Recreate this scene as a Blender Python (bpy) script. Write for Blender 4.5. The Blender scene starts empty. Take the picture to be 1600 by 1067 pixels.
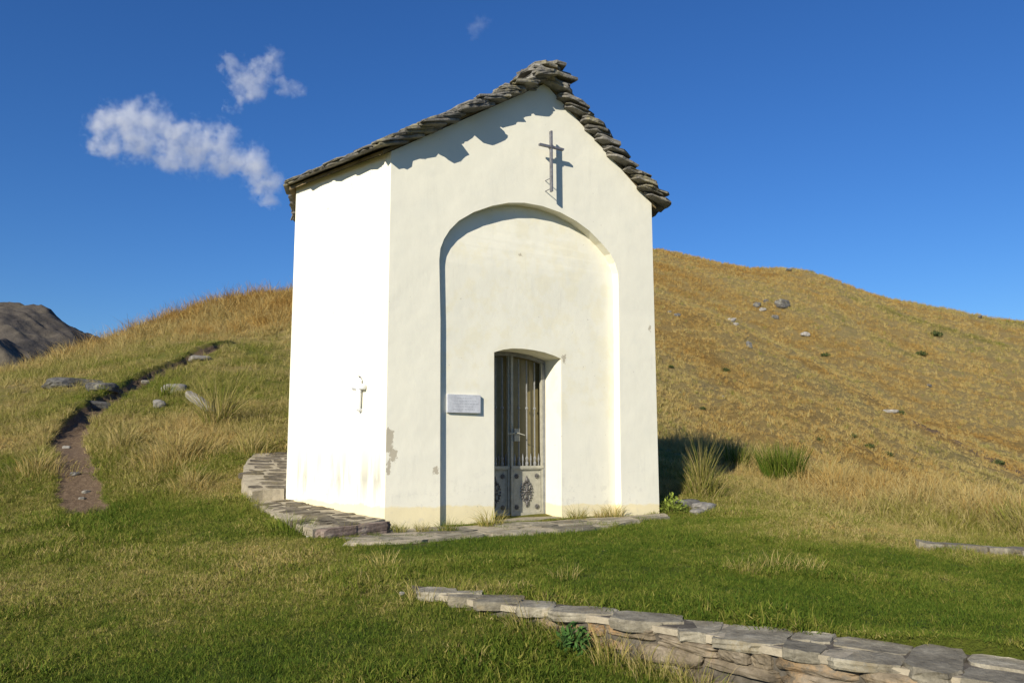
import bpy, bmesh, math, random
import numpy as np
from mathutils import Matrix, Vector
from mathutils.geometry import tessellate_polygon

random.seed(7)
RNG = np.random.default_rng(11)
SC = bpy.context.scene
COL = SC.collection

# ------------------------------------------------------------------ camera
F = 1244.0                                   # focal length in pixels of a 1600 px wide picture
PITCH, YAW, ROLL = 0.1310, 0.5416, -0.0023
CAM = np.array([-3.6277, -8.9376, 0.9531])
cp, sp, cy_, sy_ = math.cos(PITCH), math.sin(PITCH), math.cos(YAW), math.sin(YAW)
FWD = np.array([sy_ * cp, cy_ * cp, sp])
_r = np.array([cy_, -sy_, 0.0]); _u = np.cross(_r, FWD)
RIGHT = _r * math.cos(ROLL) + _u * math.sin(ROLL)
UP = _u * math.cos(ROLL) - _r * math.sin(ROLL)
cam = bpy.data.objects.new('camera', bpy.data.cameras.new('camera'))
COL.objects.link(cam)
cam.data.sensor_width = 36; cam.data.lens = F / 1600 * 36
cam.data.clip_start = 0.05; cam.data.clip_end = 20000
M = Matrix.Identity(4)
for i in range(3):
    M[i][0], M[i][1], M[i][2], M[i][3] = RIGHT[i], UP[i], -FWD[i], CAM[i]
cam.matrix_world = M
SC.camera = cam

# ------------------------------------------------------------------ sky and sun
SUN_DIR = Vector((-1.65, -1.0, 0.95)).normalized()      # towards the sun
SUN_EL = math.asin(SUN_DIR.z)
SUN_AZ = math.atan2(SUN_DIR.x, SUN_DIR.y)
W = bpy.data.worlds.new('World'); SC.world = W; W.use_nodes = True
nt = W.node_tree; nt.nodes.clear()
sky = nt.nodes.new('ShaderNodeTexSky'); sky.sky_type = 'NISHITA'; sky.sun_disc = False
sky.sun_elevation = SUN_EL; sky.sun_rotation = SUN_AZ
sky.altitude = 1800; sky.air_density = 1.5; sky.dust_density = 0.0; sky.ozone_density = 10.0
bg = nt.nodes.new('ShaderNodeBackground'); bg.inputs['Strength'].default_value = 0.078
wo = nt.nodes.new('ShaderNodeOutputWorld')
hs = nt.nodes.new('ShaderNodeHueSaturation'); hs.inputs['Saturation'].default_value = 1.08; hs.inputs['Hue'].default_value = .508
nt.links.new(sky.outputs[0], hs.inputs['Color']); nt.links.new(hs.outputs[0], bg.inputs['Color']); nt.links.new(bg.outputs[0], wo.inputs['Surface'])
sl = bpy.data.lights.new('sun', 'SUN'); sl.energy = 4.5; sl.angle = math.radians(0.5); sl.color = (1.0, 0.93, 0.80)
sun = bpy.data.objects.new('sun', sl); COL.objects.link(sun)
sun.rotation_euler = SUN_DIR.to_track_quat('Z', 'Y').to_euler(); sun.location = SUN_DIR * 50
SC.view_settings.view_transform = 'Standard'; SC.view_settings.look = 'None'
SC.view_settings.exposure = 0.53; SC.view_settings.gamma = 1.0
SC.render.engine = 'CYCLES'
SC.cycles.volume_bounces = 3; SC.cycles.max_bounces = 8; SC.cycles.use_denoising = True

# ------------------------------------------------------------------ helpers: rays, noise
def ray(px, py):
    return FWD + RIGHT * (px - 800) / F - UP * (py - 533.5) / F
def atD(px, py, D):
    d = ray(px, py); return CAM + D / math.hypot(d[0], d[1]) * d
def atz(px, py, z):
    d = ray(px, py); return CAM + (z - CAM[2]) / d[2] * d

def _h(i, j, k):
    n = (i * 374761393 + j * 668265263 + k * 2147483647 + 1013904223) & 0xFFFFFFFF
    n = ((n ^ (n >> 13)) * 1274126177) & 0xFFFFFFFF
    n = ((n ^ (n >> 16)) * 2246822519) & 0xFFFFFFFF
    return ((n ^ (n >> 15)) & 0xFFFFFF) / float(0xFFFFFF)
def vnoise(p):
    p = np.asarray(p, float); f = np.floor(p).astype(np.int64); t = p - f; t = t * t * (3 - 2 * t)
    r = 0
    for a in (0, 1):
        for b in (0, 1):
            for c in (0, 1):
                w = (t[:, 0] if a else 1 - t[:, 0]) * (t[:, 1] if b else 1 - t[:, 1]) * (t[:, 2] if c else 1 - t[:, 2])
                r = r + w * _h(f[:, 0] + a, f[:, 1] + b, f[:, 2] + c)
    return r * 2 - 1
def fbm(p, octv=4, gain=.5):
    p = np.asarray(p, float); s = 0; a = 1; n = 0
    for o in range(octv):
        s = s + a * vnoise(p * 2 ** o + 17.3 * o); n += a; a *= gain
    return s / n
def fbm2(x, y, scale, octv=4, seed=0):
    return fbm(np.c_[x / scale, y / scale, np.full(len(x), seed * 7.77 + .5)], octv)
def sstep(a, b, x):
    t = np.clip((x - a) / (b - a), 0, 1); return t * t * (3 - 2 * t)

# ------------------------------------------------------------------ helpers: meshes, tags
def mesh_np(name, V, faces, mat=None, parent=None, smooth=False):
    """faces: list of tuples or (M,k) array"""
    me = bpy.data.meshes.new(name)
    V = np.asarray(V, np.float32)
    if isinstance(faces, np.ndarray):
        k = faces.shape[1]; n = len(faces)
        me.vertices.add(len(V)); me.vertices.foreach_set('co', V.ravel())
        me.loops.add(n * k); me.loops.foreach_set('vertex_index', faces.astype(np.int32).ravel())
        me.polygons.add(n); me.polygons.foreach_set('loop_start', np.arange(0, n * k, k, dtype=np.int32))
        me.update(calc_edges=True)
    else:
        me.from_pydata(V.tolist(), [], [tuple(int(i) for i in f) for f in faces]); me.update()
    if smooth: me.polygons.foreach_set('use_smooth', np.ones(len(me.polygons), bool))
    if mat: me.materials.append(mat)
    o = bpy.data.objects.new(name, me); COL.objects.link(o)
    if parent is not None: o.parent = parent
    return o
class MB:
    def __init__(s): s.V = []; s.Fc = []
    def add(s, V, Fc):
        b = len(s.V); s.V += [tuple(v) for v in V]; s.Fc += [tuple(int(i) + b for i in f) for f in Fc]
    def box(s, c, d, R=None):
        c = np.array(c, float); d = np.array(d, float) / 2
        P = np.array([[x, y, z] for x in (-1, 1) for y in (-1, 1) for z in (-1, 1)]) * d
        if R is not None: P = P @ np.array(R).T
        s.add(P + c, [(0, 1, 3, 2), (4, 6, 7, 5), (0, 4, 5, 1), (2, 3, 7, 6), (0, 2, 6, 4), (1, 5, 7, 3)])
    def tube(s, P, r, n=8):
        P = np.array(P, float); m = len(P); r = np.broadcast_to(np.array(r, float), (m,)); b = len(s.V)
        for i in range(m):
            t = P[min(i + 1, m - 1)] - P[max(i - 1, 0)]; t /= np.linalg.norm(t) + 1e-9
            a = np.cross(t, [0, 0, 1] if abs(t[2]) < .9 else [1, 0, 0]); a /= np.linalg.norm(a); c = np.cross(t, a)
            for k in range(n):
                q = 2 * math.pi * k / n; s.V.append(tuple(P[i] + r[i] * (a * math.cos(q) + c * math.sin(q))))
        for i in range(m - 1):
            for k in range(n):
                k2 = (k + 1) % n; s.Fc.append((b + i * n + k, b + i * n + k2, b + (i + 1) * n + k2, b + (i + 1) * n + k))
        s.Fc.append(tuple(b + k for k in range(n))[::-1]); s.Fc.append(tuple(b + (m - 1) * n + k for k in range(n)))
    def build(s, name, mat, parent=None, smooth=False, bevel=0):
        o = mesh_np(name, s.V, s.Fc, mat, parent, smooth)
        bm = bmesh.new(); bm.from_mesh(o.data); bmesh.ops.recalc_face_normals(bm, faces=bm.faces)
        if bevel: bmesh.ops.bevel(bm, geom=bm.edges[:], offset=bevel, segments=2, affect='EDGES', profile=.6)
        bm.to_mesh(o.data); bm.free()
        return o
def tag(o, label=None, cat=None, group=None, kind=None):
    if label: o['label'] = label
    if cat: o['category'] = cat
    if group: o['group'] = group
    if kind: o['kind'] = kind
    return o
def empty(name, loc, label=None, cat=None, group=None):
    o = bpy.data.objects.new(name, None); COL.objects.link(o); o.location = loc; o.empty_display_size = .3
    return tag(o, label, cat, group)
def reparent(o, root):
    o.parent = root; o.matrix_parent_inverse = Matrix.Translation(-Vector(root.location)); return o

# ------------------------------------------------------------------ materials
def material(name):
    m = bpy.data.materials.new(name); m.use_nodes = True; t = m.node_tree; t.nodes.clear()
    out = t.nodes.new('ShaderNodeOutputMaterial'); b = t.nodes.new('ShaderNodeBsdfPrincipled')
    t.links.new(b.outputs[0], out.inputs['Surface']); b.inputs['Roughness'].default_value = .9
    b.inputs['Specular IOR Level'].default_value = .2
    return m, t, b
def N(t, typ, **kw):
    n = t.nodes.new(typ)
    for k, v in kw.items():
        if k in n.inputs.keys(): n.inputs[k].default_value = v
        else: setattr(n, k, v)
    return n
def noise(t, vec, scale, detail=5, rough=.55, w=None):
    n = N(t, 'ShaderNodeTexNoise'); n.inputs['Scale'].default_value = scale; n.inputs['Detail'].default_value = detail
    n.inputs['Roughness'].default_value = rough
    if vec is not None: t.links.new(vec, n.inputs['Vector'])
    return n.outputs['Fac']
def ramp(t, fac, stops, interp='LINEAR'):
    r = N(t, 'ShaderNodeValToRGB'); r.color_ramp.interpolation = interp
    e = r.color_ramp.elements
    while len(e) < len(stops): e.new(.5)
    for el, (p, c) in zip(e, stops):
        el.position = p; el.color = (c, c, c, 1) if np.isscalar(c) else (*c, 1)
    t.links.new(fac, r.inputs[0]); return r.outputs[0]
def mix(t, fac, a, b, mode='MIX'):
    n = N(t, 'ShaderNodeMix', data_type='RGBA', blend_type=mode)
    for s, v in ((0, fac), (6, a), (7, b)):
        if isinstance(v, bpy.types.NodeSocket): t.links.new(v, n.inputs[s])
        elif s == 0: n.inputs[0].default_value = v
        else: n.inputs[s].default_value = (*v, 1)
    return n.outputs[2]
def mth(t, op, a, b=None, clamp=False):
    n = N(t, 'ShaderNodeMath', operation=op, use_clamp=clamp)
    for s, v in ((0, a), (1, b)):
        if v is None: continue
        if isinstance(v, bpy.types.NodeSocket): t.links.new(v, n.inputs[s])
        else: n.inputs[s].default_value = v
    return n.outputs[0]
def bump(t, b, h, strength=.5, dist=.02, normal=None):
    n = N(t, 'ShaderNodeBump'); n.inputs['Strength'].default_value = strength; n.inputs['Distance'].default_value = dist
    t.links.new(h, n.inputs['Height'])
    if normal is not None: t.links.new(normal, n.inputs['Normal'])
    t.links.new(n.outputs[0], b.inputs['Normal']); return n.outputs[0]
def pos(t): return N(t, 'ShaderNodeNewGeometry').outputs['Position']

def mat_stone(name, cols, scale=6., lichen=None, mort=False):
    m, t, b = material(name); p = pos(t)
    n1 = noise(t, p, scale, 8, .65); n2 = noise(t, p, scale * 5, 6, .7); n3 = noise(t, p, scale * .35, 3)
    c = ramp(t, n1, [(.3, cols[0]), (.5, cols[1]), (.7, cols[2])])
    oi = N(t, 'ShaderNodeNewGeometry').outputs['Random Per Island']
    c = mix(t, .55, c, ramp(t, oi, [(0, .25), (.5, .55), (1, .8)]), 'OVERLAY')
    c = mix(t, .5, c, ramp(t, n2, [(.3, .25), (.7, .75)]), 'OVERLAY')
    if lichen:
        k = ramp(t, n3, [(.52, 0), (.64, 1)]); k = mth(t, 'MULTIPLY', k, ramp(t, n2, [(.42, 0), (.55, 1)]))
        c = mix(t, mth(t, 'MULTIPLY', k, .7), c, lichen)
    t.links.new(c, b.inputs['Base Color'])
    bump(t, b, mth(t, 'ADD', n2, mth(t, 'MULTIPLY', n1, 2.)), .9, .012)
    return m
ROOFSTONE = mat_stone('roof_gneiss', [(.075, .072, .065), (.16, .15, .13), (.27, .255, .22)], 5., (.30, .26, .13))
WALLSTONE = mat_stone('wall_gneiss', [(.085, .068, .045), (.175, .14, .092), (.30, .25, .18)], 5., (.34, .20, .08))
COPESTONE = mat_stone('coping_gneiss', [(.12, .105, .075), (.225, .20, .145), (.36, .325, .24)], 7., (.20, .16, .09))
TERRACE_STONE = mat_stone('terrace_gneiss', [(.06, .05, .036), (.125, .105, .075), (.21, .18, .13)], 6., (.20, .16, .08))
ROCK = mat_stone('outcrop_rock', [(.05, .047, .042), (.11, .105, .095), (.21, .20, .18)], 2.5, (.30, .28, .2))
PALEROCK = mat_stone('pale_rock', [(.15, .14, .12), (.27, .25, .215), (.40, .38, .33)], 3., (.25, .22, .15))
DARKM, t, b = material('dark_joint_mortar'); p = pos(t)
t.links.new(ramp(t, noise(t, p, 14, 6, .7), [(.3, (.045, .038, .028)), (.7, (.15, .13, .10))]), b.inputs['Base Color'])
MORTAR, t, b = material('mortar'); p = pos(t)
t.links.new(ramp(t, noise(t, p, 9, 6, .7), [(.3, (.24, .205, .145)), (.7, (.44, .38, .27))]), b.inputs['Base Color'])
bump(t, b, noise(t, p, 60, 4), .6, .01)
BED, t, b = material('roof_bed'); p = pos(t)
t.links.new(ramp(t, noise(t, p, 5, 6, .7), [(.3, (.13, .095, .05)), (.7, (.33, .25, .13))]), b.inputs['Base Color'])
bump(t, b, noise(t, p, 25, 5), .8, .03)

# plaster: cream limewash, yellow base coat, chips and one bare grey patch at the front corner
PLASTER, t, b = material('plaster'); p = pos(t)
sx = N(t, 'ShaderNodeSeparateXYZ'); t.links.new(p, sx.inputs[0])
X, Y, Z = sx.outputs
c = mix(t, ramp(t, noise(t, p, .9, 6, .65), [(.35, 0), (.7, 1)]), (.80, .765, .62), (.75, .72, .59))
c = mix(t, mth(t, 'MULTIPLY', ramp(t, noise(t, p, 3.2, 7, .7), [(.5, 0), (.75, 1)]), .35), c, (.66, .65, .56))
yy = mth(t, 'ADD', Z, mth(t, 'MULTIPLY', noise(t, p, 4, 5, .7), -.16)); yy = mth(t, 'ADD', yy, mth(t, 'MULTIPLY', X, .028))
c = mix(t, mth(t, 'MULTIPLY', ramp(t, yy, [(.155, 1), (.18, 0)]), .75), c, (.78, .66, .36))
# rising damp / scuffs low down
sc = mth(t, 'MULTIPLY', ramp(t, noise(t, p, 7, 8, .75), [(.55, 0), (.62, 1)]), ramp(t, Z, [(.25, 1), (.95, 0)]))
c = mix(t, mth(t, 'MULTIPLY', sc, .30), c, (.50, .47, .40))
# yellow stain in the door jamb and the arch
st = mth(t, 'MULTIPLY', ramp(t, noise(t, p, 5, 6, .6), [(.48, 0), (.6, 1)]), ramp(t, Y, [(.0, 0), (.05, 1)]))
st = mth(t, 'MULTIPLY', st, ramp(t, mth(t, 'SUBTRACT', X, .6), [(.0, 0), (.05, 1)]))
st = mth(t, 'MULTIPLY', st, ramp(t, mth(t, 'SUBTRACT', Z, 1.2), [(.0, 0), (.2, 1)]))
c = mix(t, mth(t, 'MULTIPLY', st, .22), c, (.72, .63, .36))
# rain streaks and splashed dirt, drawn out down the wall
mp = N(t, 'ShaderNodeMapping'); mp.inputs['Scale'].default_value = (9, 9, .9); t.links.new(p, mp.inputs['Vector'])
sk = mth(t, 'MULTIPLY', ramp(t, noise(t, mp.outputs[0], 1., 6, .7), [(.55, 0), (.72, 1)]), ramp(t, noise(t, p, .8, 4), [(.42, 0), (.6, 1)]))
c = mix(t, mth(t, 'MULTIPLY', sk, .28), c, (.50, .48, .40))
lw_ = mth(t, 'MULTIPLY', ramp(t, X, [(.0, 1), (.01, 0)]), mth(t, 'MULTIPLY', ramp(t, noise(t, mp.outputs[0], .8, 7, .75), [(.48, 0), (.6, 1)]), ramp(t, Z, [(.25, .2), (.55, 1), (1.0, 0)])))
c = mix(t, mth(t, 'MULTIPLY', lw_, .8), c, (.36, .35, .29))
# small chips
ch = ramp(t, noise(t, p, 22, 3, .6), [(.705, 0), (.72, 1)]); ch = mth(t, 'MULTIPLY', ch, ramp(t, noise(t, p, 1.3, 4), [(.5, 0), (.58, 1)]))
c = mix(t, mth(t, 'MULTIPLY', ch, .8), c, (.34, .31, .25))
# bare patches: centres (x, y, z), radii
vp = N(t, 'ShaderNodeVectorMath', operation='MULTIPLY_ADD')
nz = N(t, 'ShaderNodeTexNoise'); nz.inputs['Scale'].default_value = 9; nz.inputs['Detail'].default_value = 7; nz.inputs['Roughness'].default_value = .75
t.links.new(p, nz.inputs['Vector']); t.links.new(nz.outputs['Color'], vp.inputs[0])
vp.inputs[1].default_value = (.22, .22, .34); t.links.new(p, vp.inputs[2])
for (cx, cy, cz, rx, rz) in ((.03, 0, 1.02, .065, .16), (.09, 0, .86, .05, .10), (.03, 0, .72, .03, .09), (2.66, 0, 2.15, .035, .05), (4.12, 0, 2.68, .03, .04), (1.95, .1, 3.55, .025, .03), (.66, 0, .65, .03, .05)):
    sv = N(t, 'ShaderNodeVectorMath', operation='SUBTRACT'); t.links.new(vp.outputs[0], sv.inputs[0]); sv.inputs[1].default_value = (cx + .11, cy + .11, cz + .17)
    dv = N(t, 'ShaderNodeVectorMath', operation='DIVIDE'); t.links.new(sv.outputs[0], dv.inputs[0]); dv.inputs[1].default_value = (rx, .2, rz)
    ln = N(t, 'ShaderNodeVectorMath', operation='LENGTH'); t.links.new(dv.outputs[0], ln.inputs[0])
    c = mix(t, mth(t, 'MULTIPLY', mth(t, 'MULTIPLY', ramp(t, ln.outputs['Value'], [(.95, 1), (.99, 0)]), ramp(t, X, [(.0, 0), (.003, 1)])), .9), c, (.43, .38, .28))
t.links.new(c, b.inputs['Base Color']); b.inputs['Specular IOR Level'].default_value = .1
nb = bump(t, b, noise(t, p, 1.5, 4, .5), .30, .06)
bump(t, b, noise(t, p, 70, 4, .6), .18, .006, nb)

def mat_metal(name, c1, c2, rough=.5, metal=.0, sc_=20):
    m, t, b = material(name); p = pos(t)
    t.links.new(ramp(t, noise(t, p, sc_, 6, .65), [(.35, c1), (.65, c2)]), b.inputs['Base Color'])
    b.inputs['Roughness'].default_value = rough; b.inputs['Metallic'].default_value = metal; b.inputs['Specular IOR Level'].default_value = .4
    return m
PAINT = mat_metal('grey_door_paint', (.30, .285, .22), (.40, .38, .30), .55)
BARS = mat_metal('bar_paint', (.17, .17, .165), (.25, .25, .24), .5)
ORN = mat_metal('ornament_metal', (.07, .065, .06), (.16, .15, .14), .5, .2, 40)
IRON = mat_metal('iron_cross_metal', (.13, .13, .145), (.24, .24, .26), .45, .4, 25)
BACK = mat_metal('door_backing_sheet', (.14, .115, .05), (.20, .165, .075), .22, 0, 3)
MARBLE = mat_metal('grey_marble', (.40, .41, .43), (.56, .57, .59), .45, 0, 12)
ENGR = mat_metal('engraving', (.30, .31, .33), (.40, .41, .43), .7)
WHITE = mat_metal('white_enamel', (.80, .80, .81), (.86, .86, .86), .3)

# grass colours, shared by the soil and every blade
GREENS = [(.0, (.060, .105, .010)), (.25, (.150, .185, .022)), (.45, (.275, .245, .055)), (.65, (.46, .365, .155)), (.85, (.44, .295, .085)), (1., (.35, .205, .055))]
def mat_grass(name, attr_type, soil=False, big=False):
    m, t, b = material(name); p = pos(t)
    a = N(t, 'ShaderNodeAttribute', attribute_type=attr_type, attribute_name='dry')
    d = a.outputs['Fac']
    if soil:
        n = noise(t, p, 14, 6, .7); n2 = noise(t, p, 2.2, 5, .6)
        d = mth(t, 'ADD', d, mth(t, 'MULTIPLY', mth(t, 'SUBTRACT', n, .5), .35))
        d = mth(t, 'ADD', d, mth(t, 'MULTIPLY', mth(t, 'SUBTRACT', n2, .5), .2))
        c = ramp(t, d, GREENS)
        c = mix(t, 1., c, (.62, .60, .58), 'MULTIPLY')
        di = N(t, 'ShaderNodeAttribute', attribute_type='GEOMETRY', attribute_name='dirt').outputs['Fac']
        dn = mth(t, 'ADD', di, mth(t, 'MULTIPLY', mth(t, 'SUBTRACT', noise(t, p, 9, 5, .7), .5), .5))
        soilc = ramp(t, noise(t, p, 18, 7, .75), [(.3, (.085, .055, .032)), (.55, (.19, .13, .078)), (.75, (.30, .225, .145))])
        c = mix(t, ramp(t, dn, [(.35, 0), (.65, 1)]), c, soilc)
        bump(t, b, noise(t, p, .8, 9, .75) if big else mth(t, 'ADD', noise(t, p, 45, 5, .7), n), 1. if big else .8, 1.2 if big else .05)
    else:
        oi = N(t, 'ShaderNodeObjectInfo').outputs['Random']
        bl = N(t, 'ShaderNodeNewGeometry').outputs['Random Per Island']
        d = mth(t, 'ADD', d, mth(t, 'MULTIPLY', mth(t, 'SUBTRACT', bl, .5), .34))
        c = ramp(t, d, GREENS)
        c = mix(t, .35, c, ramp(t, oi, [(0, .3), (1, .72)]), 'OVERLAY')
    t.links.new(c, b.inputs['Base Color']); b.inputs['Roughness'].default_value = .75; b.inputs['Specular IOR Level'].default_value = .12
    if not soil:
        tr = N(t, 'ShaderNodeBsdfTranslucent'); t.links.new(c, tr.inputs['Color'])
        ms = N(t, 'ShaderNodeMixShader'); ms.inputs[0].default_value = .3
        out = [n_ for n_ in t.nodes if n_.type == 'OUTPUT_MATERIAL'][0]
        t.links.new(b.outputs[0], ms.inputs[1]); t.links.new(tr.outputs[0], ms.inputs[2]); t.links.new(ms.outputs[0], out.inputs['Surface'])
    return m
GROUND = mat_grass('ground_soil_and_turf', 'GEOMETRY', True)
HILLG = mat_grass('hillside_turf', 'GEOMETRY', True, True)
BLADE = mat_grass('grass_blades', 'INSTANCER')
TUFT = mat_grass('tussock_blades', 'GEOMETRY')

# ------------------------------------------------------------------ terrain: control points -> smooth heightfield
# low retaining wall (plan): back edge and front edge of its coping
WB = np.array([(-1.16, -3.40), (-.80, -4.15), (-.39, -5.03), (.14, -6.0), (.50, -6.85), (.95, -8.1), (1.4, -9.6)])
WF = np.array([(-1.24, -3.62), (-1.02, -4.25), (-.72, -4.85), (-.53, -5.28), (-.30, -6.2), (-.10, -6.72), (.38, -8.2), (.85, -9.7)])
WL = np.array([-1.2, -3.5]); WD = np.array([2.15, -4.6]); WD = WD / np.linalg.norm(WD); WN = np.array([WD[1], -WD[0]])   # WN: towards the camera side
def wall_step(x, y):
    r0, r1 = x - WL[0], y - WL[1]
    u = r0 * WD[0] + r1 * WD[1]; s = r0 * WN[0] + r1 * WN[1]
    return np.clip((u - .9) / 2.4, 0, 1) * .46 * sstep(-.10, .12, s - .05)
def inpoly(x, y, poly):
    c = np.zeros(len(x), bool); poly = np.array(poly)
    for i in range(len(poly)):
        a, b_ = poly[i], poly[(i + 1) % len(poly)]
        k = ((a[1] > y) != (b_[1] > y)) & (x < (b_[0] - a[0]) * (y - a[1]) / (b_[1] - a[1] + 1e-12) + a[0]); c ^= k
    return c
WALLPOLY = np.r_[WF, WB[::-1]]
low_poly = [(-.03, -.02), (-.50, -.30), (-.97, -.42), (-1.06, .0), (-1.10, .62), (-1.08, 1.5), (-1.0, 2.0), (-.64, 2.02)]
up_poly = [(-.64, 2.0), (-1.08, 1.92), (-1.10, 2.4), (-.92, 3.2), (-.62, 3.95), (.10, 4.05), (.02, 3.42)]
CT = []   # x, y, z(without step), dry, height
def c_px(px, py, D, dry, h=.1): q = atD(px, py, D); CT.append([*q, dry, h])
def c_z(px, py, z, dry, h=.04): q = atz(px, py, z); CT.append([*q, dry, h])
def c_w(x, y, z, dry, h=.04): CT.append([x, y, z, dry, h])
for a in ((0, 1067, -.30, .14), (200, 1067, -.28, .2), (400, 1067, -.27, .16), (600, 1067, -.27, .2), (800, 1067, -.30, .25), (0, 950, -.20, .32), (200, 930, -.16, .48), (450, 940, -.14, .42), (270, 870, -.08, .48),
          (380, 900, -.12, .50), (300, 980, -.20, .30), (550, 950, -.13, .12), (640, 880, -.06, .2), (150, 860, -.08, .44), (0, 860, -.08, .22), (520, 860, -.05, .32), (700, 1000, -.19, .18), (600, 930, -.09, .2)): c_z(*a)
for a in ((-3.63, -8.94, -.65, .2), (-8, -9, -.75, .2), (-5, -14, -1.0, .25), (2, -14, -.8, .25), (8, -12, -.8, .25), (12, -6, -.7, .4), (-12, -4, -.5, .3),
          (-.9, -1.3, -.05, .18), (1, -1.7, -.05, .15), (3, -1.6, -.05, .2), (4.6, -.6, -.04, .3), (0, 0, -.01, .2), (2, 0, -.01, .2), (4.2, 0, -.01, .3), (-.7, 1.9, .22, .3), (-1.4, .8, .12, .25),
          (-1.0, -3.3, -.07, .2), (-.5, -4.0, -.07, .2), (-.1, -4.9, -.09, .16), (.45, -5.9, -.10, .14), (.85, -6.8, -.12, .16), (1.4, -8.1, -.14, .2), (1.4, -6.2, -.11, .15),
          (2, 4.5, .8, .4), (4.6, 2.2, .3, .5), (-1.5, 2.1, .25, .25), (-1.0, 3.8, .76, .35)): c_w(*a)
for a in ((900, 900, -.06, .12), (1200, 900, -.08, .16), (1200, 960, -.07, .14), (1500, 960, -.15, .14), (1500, 905, -.2, .2), (1600, 868, -.26, .3), (1600, 960, -.2, .16),
          (1100, 800, .0, .3), (1250, 805, .03, .48), (1400, 845, -.15, .38), (1300, 850, -.08, .28), (1050, 850, -.05, .2), (1600, 1060, -.1, .2)): c_z(*a)
for a in ((130, 790, 12.6, .28, .06), (90, 700, 16, .4), (180, 630, 19.5, .4), (270, 575, 24.5, .38), (355, 537, 29, .42), (0, 740, 14.5, .16, .08), (0, 690, 17.5, .48), (0, 640, 21.5, .44), (0, 602, 29, .46, .15),
          (-150, 615, 27, .46), (-400, 640, 26, .5), (-150, 760, 15, .3), (-400, 800, 14, .3), (0, 625, 48, .5), (-150, 640, 48, .5),
          (80, 580, 34, .46), (165, 547, 39, .62, .25), (165, 560, 58, .6), (230, 520, 42, .82, .3), (290, 498, 44, .86, .3), (350, 480, 45.5, .84, .3), (400, 471, 46, .82, .3), (460, 465, 47, .82, .3),
          (290, 530, 70, .8), (460, 510, 75, .8), (600, 520, 75, .8), (250, 540, 33, .46), (400, 540, 33, .46), (400, 500, 39, .74, .25), (300, 515, 39, .62, .2), (460, 535, 33.5, .48),
          (250, 640, 18, .44), (340, 640, 17.6, .44), (450, 640, 16.8, .42), (450, 590, 22, .42), (280, 710, 14.2, .48, .12), (200, 700, 14.9, .46), (380, 690, 14, .42), (300, 770, 12.2, .38), (230, 780, 12.2, .3), (180, 740, 13.7, .4), (390, 800, 10.6, .22),
          (560, 440, 48, .8), (660, 445, 47, .8), (760, 480, 42, .75), (880, 664, 23, .64), (960, 692, 20, .60, .1), (1030, 727, 15.8, .56, .05), (1030, 706, 17.8, .58, .06), (1030, 696, 19.6, .60, .2), (1110, 712, 19.0, .60, .28), (600, 600, 24, .6), (800, 668, 18.5, .6),
          (1100, 733, 16.0, .56, .06), (1170, 742, 16.6, .58, .10), (1180, 732, 17.8, .60, .3), (1235, 752, 16.8, .60, .2), (1320, 768, 16.3, .64, .3), (1400, 793, 15.5, .62, .3), (1500, 812, 14.8, .60, .3), (1600, 830, 14.2, .58, .3), (1800, 860, 13.5, .55, .3), (2100, 880, 13, .5),
          (1140, 762, 14.6, .48, .05), (1200, 775, 14.3, .5, .1), (1080, 755, 14.4, .5, .05), (1320, 810, 13, .5, .1), (1480, 838, 12.6, .46, .1), (1050, 760, 13.6, .45),
          (1030, 735, 30, .7), (1235, 820, 26, .7), (1400, 900, 25, .7), (1600, 950, 24, .7), (1800, 1000, 24, .7), (2100, 1050, 24, .7),
          (1030, 880, 60, .8), (1235, 960, 60, .8), (1600, 1020, 60, .8), (2000, 1100, 60, .8)): c_px(*a)
for az, D, z in ((-150, 60, -8), (-120, 60, -6), (-90, 60, -3), (-60, 60, 2), (150, 60, -12), (120, 60, -14), (180, 60, -10), (-100, 25, -1), (170, 25, -2), (110, 25, -3.5),
                 (-100, 150, -30), (-150, 150, -35), (170, 150, -40), (120, 150, -45), (70, 150, -50), (40, 150, -50), (15, 150, -30), (-10, 150, -16), (-40, 150, -16), (-65, 150, -20)):
    q = math.radians(az) + YAW; CT.append([CAM[0] + D * math.sin(q), CAM[1] + D * math.cos(q), z, .5, .1])
CT = np.array(CT)
CT[:, 2] += wall_step(CT[:, 0], CT[:, 1]) * (CT[:, 1] > -20)
def make_rbf(XY, val, c0, lam):
    n = len(XY); d = np.linalg.norm(XY[:, None] - XY[None], axis=2)
    K = -np.sqrt(d * d + c0 * c0) + lam * np.eye(n)
    A = np.zeros((n + 1, n + 1)); A[:n, :n] = K; A[:n, n] = 1; A[n, :n] = 1
    w = np.linalg.solve(A, np.r_[val, np.zeros((1,) + val.shape[1:])])
    def f(P):
        out = np.empty((len(P),) + val.shape[1:])
        for i in range(0, len(P), 20000):
            q = P[i:i + 20000]; dd = np.sqrt(((q[:, None] - XY[None]) ** 2).sum(2) + c0 * c0)
            out[i:i + 20000] = -dd @ w[:n] + w[n]
        return out
    return f
RB = make_rbf(CT[:, :2], CT[:, 2:5], .8, .02)

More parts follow.
